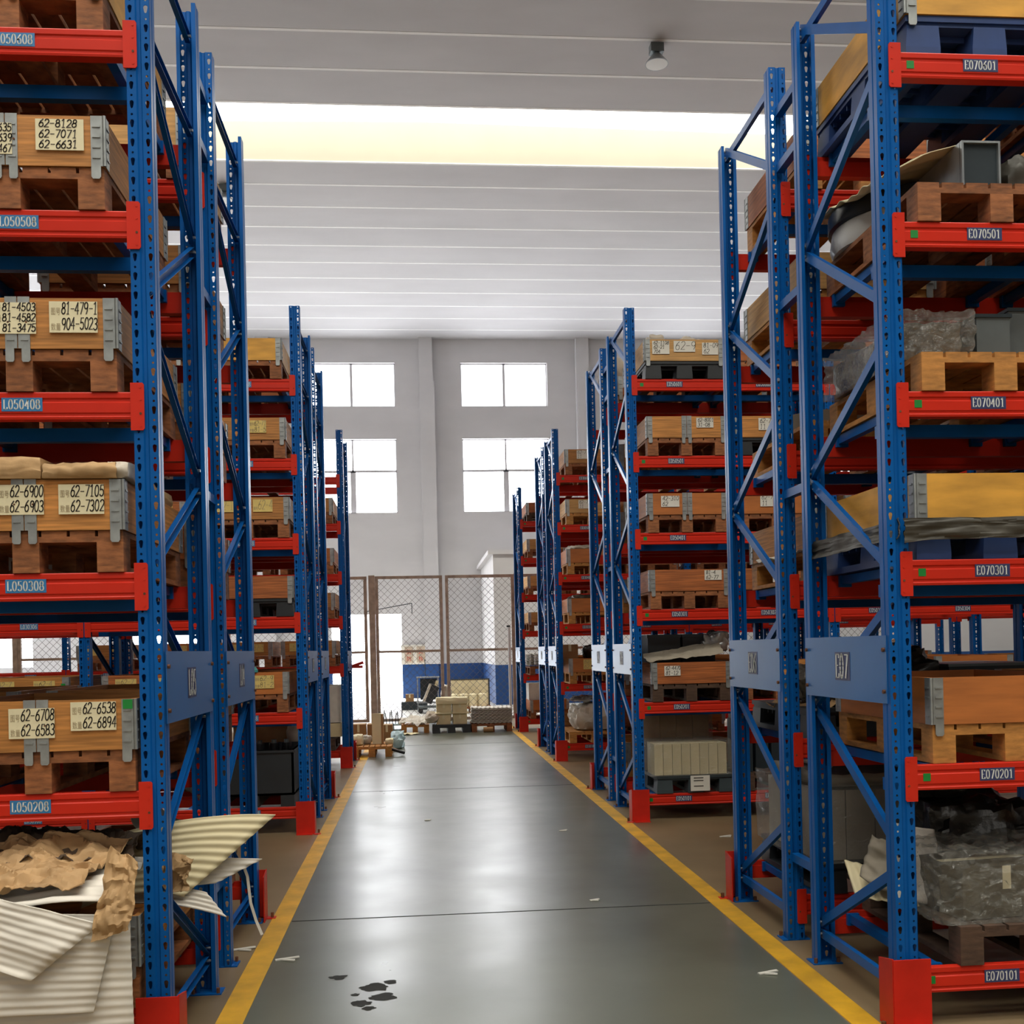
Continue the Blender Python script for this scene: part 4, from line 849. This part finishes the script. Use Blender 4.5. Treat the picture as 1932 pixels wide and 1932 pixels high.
# goods standing in front of the fence
pallet(.60, 20.85, .0, 'black', 'black plastic pallet carrying the cream boxes in front of the gate', True, .74, .8, group=None)
for k, (x, z, w, h, lb) in enumerate(((.45, .162, .27, .20, 'lower cream box on the black pallet, doorway side'), (.77, .162, .27, .20, 'lower cream box on the black pallet, beside the foam sheet stack'), (.46, .385, .28, .17, 'upper cream box under the foam bundle, doorway side'), (.77, .385, .28, .17, 'upper cream box under the foam bundle, beside the foam sheet stack'))):
    cart('carton', lb, x, 20.75, z, w, .4, h, 'carton')
for x, z, w, h, lb, sd in ((.62, .362, .66, .024, 'thin cream foam layer between the upper and lower cream boxes', 3), (.62, .556, .62, .12, 'thick pale foam bundle on top of the cream boxes', 5)):
    lump('foam_bundle', lb, 'foam', x, 20.75, z, w, .5, h, 'foam_cream', .01, sd, .85, n=10)
lump('plastic_film', 'white film spilling from the cream boxes towards the doorway', 'plastic film', .22, 20.62, .20, .22, .4, .18, 'bag_pale', .05, 7, .3)
pallet(1.38, 20.85, 0, 'wood', 'wooden pallet under the foam sheet stack beside the black pallet', True, .78, .8, group=None)
for i in range(14):
    tag(ob('foam_sheet', cached('fs2', lambda: sheet_mesh('foam_sheet', lambda u, v: (u * .80 - .40 + .03 * v, v * .74 - .37, .006 * math.sin(u * 60) + .05 * max(0, .25 - u)), 90, 4, .008, 'foam')), None, (1.37 + .012 * (i % 3), 20.85 + .01 * (i % 4), .178 + .0215 * i)), 'cream ribbed foam sheet in the stack on the wooden pallet by the gate', 'foam sheet', 'foam sheets stacked by the gate')
mb = MB(); mb.cyl((-.09, 0, .05), (.09, 0, .05), .05, 16, 'carton_brown'); tag(ob('cardboard_tube', mb.mesh('cardboard_tube', smooth=.6), None, (1.30, 20.40, 0)), 'short brown tube lying at the foot of the foam sheet stack', 'tube')
pallet(-.10, 20.95, 0, 'bright', 'small wooden pallet with torn film in front of the doorway side gate', True, .54, .6, group=None)
crumple('plastic_film', 'torn white film heaped on the small wooden pallet', [(-.42, 20.6, .165), (.18, 20.6, .165), (.12, 21.2, .26), (-.34, 21.2, .24)], .06, 71, 'foam', n=20, cat='plastic film')
crumple('foam_paper', 'pale paper trailing on the floor beside the small pallet', [(-.52, 20.1, .012), (.0, 20.25, .012), (-.1, 20.5, .012), (-.5, 20.5, .012)], .02, 72, 'foam_cream', n=16)
pallet(-.74, 16.62, 0, 'bright', 'pale wooden pallet on the floor at the end of rack L01', True, .60, .8, group=None)
t = thing('foam_corner_block', 'tall cream foam edge block standing on the pale pallet', 'foam block', (-.66, 16.65, .164))
mb = MB(); mb.prism([(-.09, -.03), (.05, -.03), (.05, .10), (.02, .10), (.02, 0), (-.09, 0)], lambda u, v, k: (u, v, .47 * k), 'foam_cream'); ob('upright', mb, t)
mb = MB(); mb.box(.052, .085, -.03, .10, 0, .46, 'carton_brown'); ob('brown_side', mb, t)
lump('foam_wedge', 'curved cream foam wedge on the pale pallet, next to the rack L01 guard', 'foam', -.97, 16.55, .164, .16, .3, .16, 'foam_cream', .02, 73, .4)
lump('plastic_bag', 'small crumpled bag between the foam wedge and the tall foam block', 'bag', -.83, 16.7, .164, .14, .2, .12, 'bag_pale', .03, 74, .3)
lump('carton_scrap', 'flattened carton scraps beside the tall foam block', 'packing', -.49, 16.75, .164, .12, .3, .06, 'carton', .01, 75, .8)
lump('plastic_bag', 'pale blue plastic bag on the floor beside the pale pallet', 'bag', -.38, 17.6, 0, .18, .45, .26, 'bag_blue', .05, 76, .3, n=11)
mb = MB(); mb.cyl((-.44, 16.3, .10), (-.25, 16.22, .05), .022, 10, 'rubber').cyl((-.46, 16.36, .12), (-.28, 16.30, .05), .018, 10, 'carton_brown'); tag(ob('tube_bundle', mb), 'dark and brown tubes sticking out beside the pale pallet', 'tubes')
for x, y, w, h, lb in ((-1.10, 19.2, .26, .31, 'brown carton by the fence, half hidden by rack L01'), (-.83, 19.3, .24, .30, 'brown carton by the fence behind the tall foam block'), (-.60, 19.3, .20, .28, 'brown carton by the fence nearest the small pallet')):
    cart('carton', lb, x, y, 0, w, .35, h, 'carton_brown')
t = thing('parts_tray', 'pale tray of dark upright spikes in front of the doorway', 'tray', (-.62, 21.6, 0))
mb = MB(); mb.box(-.26, .26, -.15, .15, .10, .13, 'bag_blue').box(-.26, .26, -.15, .15, 0, .02, 'bag_blue'); [mb.box(x - .01, x + .01, -.15, .15, .0, .13, 'bag_blue') for x in (-.25, -.08, .08, .25)]; ob('tray', mb, t)
for i in range(9):
    mb = MB(); mb.cyl((0, 0, 0), (.02 * (-1) ** i, 0, .22 + .03 * (i % 3)), .010, 6, 'metal_dark'); ob('spike', mb, t, (-.24 + .06 * i, 0, .13))
# things behind the fence
t = thing('hydrant_cabinet', 'white framed wall cabinet with two beige doors lettered in red', 'cabinet', (-.13, YW - .002, 1.14))
mb = MB(); mb.box(-.46, .46, -.12, 0, 0, .66, 'paper_white'); ob('cabinet_body', mb, t)
for s, a, b2 in ((-1, 2, 3), (1, 3, 4)):
    mb = MB(); mb.box(-.14, .14, -.135, -.122, .06, .60, 'sign_face'); d = ob('cabinet_door', mb, t, (s * .20, 0, 0))
    mb = MB(); put_print(mb, (2, 3)[s > 0], (-.085, -.139, .36), (1, 0, 0), (0, 0, 1), 'ink_red'); put_print(mb, (4, 5)[s > 0], (-.085, -.139, .13), (1, 0, 0), (0, 0, 1), 'ink_red'); ob('lettering', mb, d)
t = thing('metal_frame_stand', 'light metal frame with a dark board, standing behind the gate', 'stand', (.22, 28.0, 0))
mb = MB()
for x in (-.27, .27):
    for y in (-.2, .2): mb.box(x - .015, x + .015, y - .015, y + .015, 0, .90, 'steel')
mb.box(-.30, .30, -.22, .22, .88, .91, 'steel').box(-.30, .30, -.22, .22, .22, .25, 'steel'); ob('frame', mb, t)
mb = MB(); mb.box(-.20, .24, .05, .08, .30, .86, 'metal_dark'); ob('board', mb, t)
t = thing('hand_machine', 'dark machine tilted on a trolley below the metal frame', 'machine', (.30, 27.2, 0))
mb = MB(); mb.bar((-.12, 0, .28), (.10, 0, .70), (0, 1, 0), .14, .12, 'rubber'); ob('machine_body', mb, t)
mb = MB(); mb.bar((-.20, 0, .30), (-.02, 0, .74), (0, 1, 0), .15, .03, 'bag_pale'); ob('pale_cover', mb, t)
mb = MB(); mb.bar((.08, 0, .60), (.16, 0, .82), (0, 1, 0), .03, .035, 'carton'); ob('handle', mb, t)
mb = MB(); mb.box(-.35, .35, -.25, .25, .14, .18, 'metal_grey')
for x in (-.28, .28): mb.cyl((x, -.2, .06), (x, -.15, .06), .06, 12, 'rubber').cyl((x, .15, .06), (x, .2, .06), .06, 12, 'rubber')
mb.box(-.30, -.26, -.2, .2, .06, .15, 'metal_grey').box(.26, .30, -.2, .2, .06, .15, 'metal_grey'); ob('trolley', mb, t)
cart('carton', 'small brown box on the floor by the doorway behind the gate', -.27, 29.0, .22, .22, .25, .2, 'carton_brown'); lump('metal_plate_stack', 'low stack of dark plates under the small brown box', 'plates', -.15, 29.0, 0, .7, .5, .22, 'metal_dark', .01, 81, .95)
pallet(1.30, 27.0, 0, 'wood', 'wooden pallet under the cream rolls behind the gate', True, 1.0, .9, group=None)
for i in range(4):
    mb = MB(); mb.cyl((0, 0, 0), (0, 0, .30), .115, 20, 'foam_cream').cyl((0, 0, .30), (0, 0, .33), .115, 20, 'foam_cream', r2=.06)
    tag(ob('wrapped_roll', cached('wr', lambda: mb.mesh('wrapped_roll', smooth=.6)), None, (.87 + .235 * i, 26.75, .163)), 'cream wrapped roll standing on the pallet behind the gate', 'roll', 'cream rolls behind the gate')
t = thing('foam_board', 'large cream board with a dark edge leaning behind the cream rolls', 'board', (1.30, 27.2, .163))
mb = MB(); mb.box(-.50, .46, 0, .04, .0, .66, 'foam_cream'); ob('panel', mb, t); mb = MB(); mb.box(.462, .495, -.01, .05, 0, .66, 'metal_dark'); mb.box(-.50, .495, -.01, .05, .662, .685, 'metal_dark'); ob('edge', mb, t)
lump('plastic_bag', 'white plastic bag hanging behind the middle of the gate', 'bag', .60, 24.0, 0, .22, .25, .80, 'bag_pale', .05, 83, .5)
mb = MB(); mb.cyl((0, 0, 0), (0, 0, 1.25), .012, 8, 'metal_dark').cyl((0, 0, 1.25), (0, 0, 1.3), .02, 8, 'metal_dark'); tag(ob('chain_pole', mb, None, (.20, 35.6, 0)), 'thin dark rod against the blue dado beside the wall cabinet', 'rod')
mb = MB(); mb.cyl((-1.2, 0, 2.75), (.18, 0, 2.98), .012, 6, 'metal_dark').cyl((.18, 0, 2.98), (.18, 0, 2.68), .012, 6, 'metal_dark')
mb.cyl((-1.2, 0, 2.75), (-1.2, .5, 2.75), .012, 6, 'metal_dark'); tag(ob('wall_pipe', mb, None, (-.35, 30.9, 0)), 'thin dark pipe running above the doorway behind the fence', 'pipe')
t = thing('paper_streamer', 'red sheet tied to the rear post of rack L01', 'red sheet', (-.99, 15.86, 1.36))
mb = MB(); mb.box(-.03, .16, -.003, .003, .0, .04, 'orange').bar((.0, 0, .03), (.17, 0, .085), (0, 1, 0), .004, .022, 'guard_red'); ob('sheet', mb, t)
# ------------------------------------------------------------------ ceiling lamps
for x, y, lb in ((4.385, 18.25, 'round high bay lamp on the ceiling above rack E06'), (-4.12, 24.2, 'round high bay lamp on the ceiling half hidden by rack L04')):
    t = thing('ceiling_lamp', lb, 'lamp', (x, y, HC - .022))
    mb = MB(); mb.box(-.115, .115, -.09, .09, -.15, 0, 'metal_grey'); ob('ballast_box', mb, t)
    mb = MB(); mb.lathe([(.05, -.15), (.10, -.20), (.20, -.33), (.205, -.345), (.195, -.345), (.19, -.325), (.09, -.19), (0, -.18)], 32, 'steel'); ob('reflector', mb.mesh('reflector', smooth=.8), t)
    mb = MB(); mb.lathe([(.0, -.35), (.19, -.346), (.19, -.338), (0, -.338)], 32, 'letter_white'); ob('lens', mb.mesh('lens'), t)
# ------------------------------------------------------------------ marks and litter on the floor
for i, (x, y, r) in enumerate(((-.24, 5.10, .07), (-.20, 4.95, .06), (-.30, 4.88, .05), (-.43, 5.28, .045), (-.17, 5.17, .035), (-.26, 4.80, .03), (-.33, 5.0, .02))):
    mb = MB(); mb.add([(r * (1 + .45 * fbm(math.cos(t) * 1.7 + i, math.sin(t) * 1.7, i)) * math.cos(t), r * .8 * (1 + .45 * fbm(math.cos(t) * 1.7 + i, math.sin(t) * 1.7, i)) * math.sin(t), .0012) for t in [2 * math.pi * k / 26 for k in range(26)]], [tuple(range(26))], 'spill')
    tag(ob('oil_stain', mb, None, (x, y, 0)), ['largest dark wet stain on the aisle floor', 'dark wet stain touching the largest one', 'oval dark stain nearest the camera end of the cluster', 'lone dark stain beside the yellow line', 'small dark stain above the largest one', 'tiny dark stain lowest in the cluster', 'tiniest dark spot in the stain cluster'][i], 'stain')
for i, (x, y, s, lb) in enumerate(((-.72, 5.62, .06, 'white paper scrap on the floor beside the yellow line of rack L05'), (1.65, 5.0, .05, 'white forked scrap on the floor beside the yellow line of rack E07'), (1.07, 6.61, .03, 'tiny white scrap on the aisle beyond the floor joint'), (1.22, 9.17, .035, 'white scrap on the aisle near rack E05'), (.05, 10.01, .03, 'small white scrap mid aisle near rack L03'), (-.98, 5.85, .06, 'pale scrap on the floor at the foot of rack L04'), (2.5, 8.6, .05, 'pale scrap on the brown floor in front of rack E05'))):
    mb = MB(); mb.bar((-s, 0, .004), (s, s * .5, .008), (0, 0, 1), .003, .010, 'paper_white').bar((-s * .4, .0, .005), (s * .7, -s * .5, .007), (0, 0, 1), .003, .008, 'paper_white')
    tag(ob('paper_scrap', mb, None, (x, y, 0)), lb, 'paper scrap')
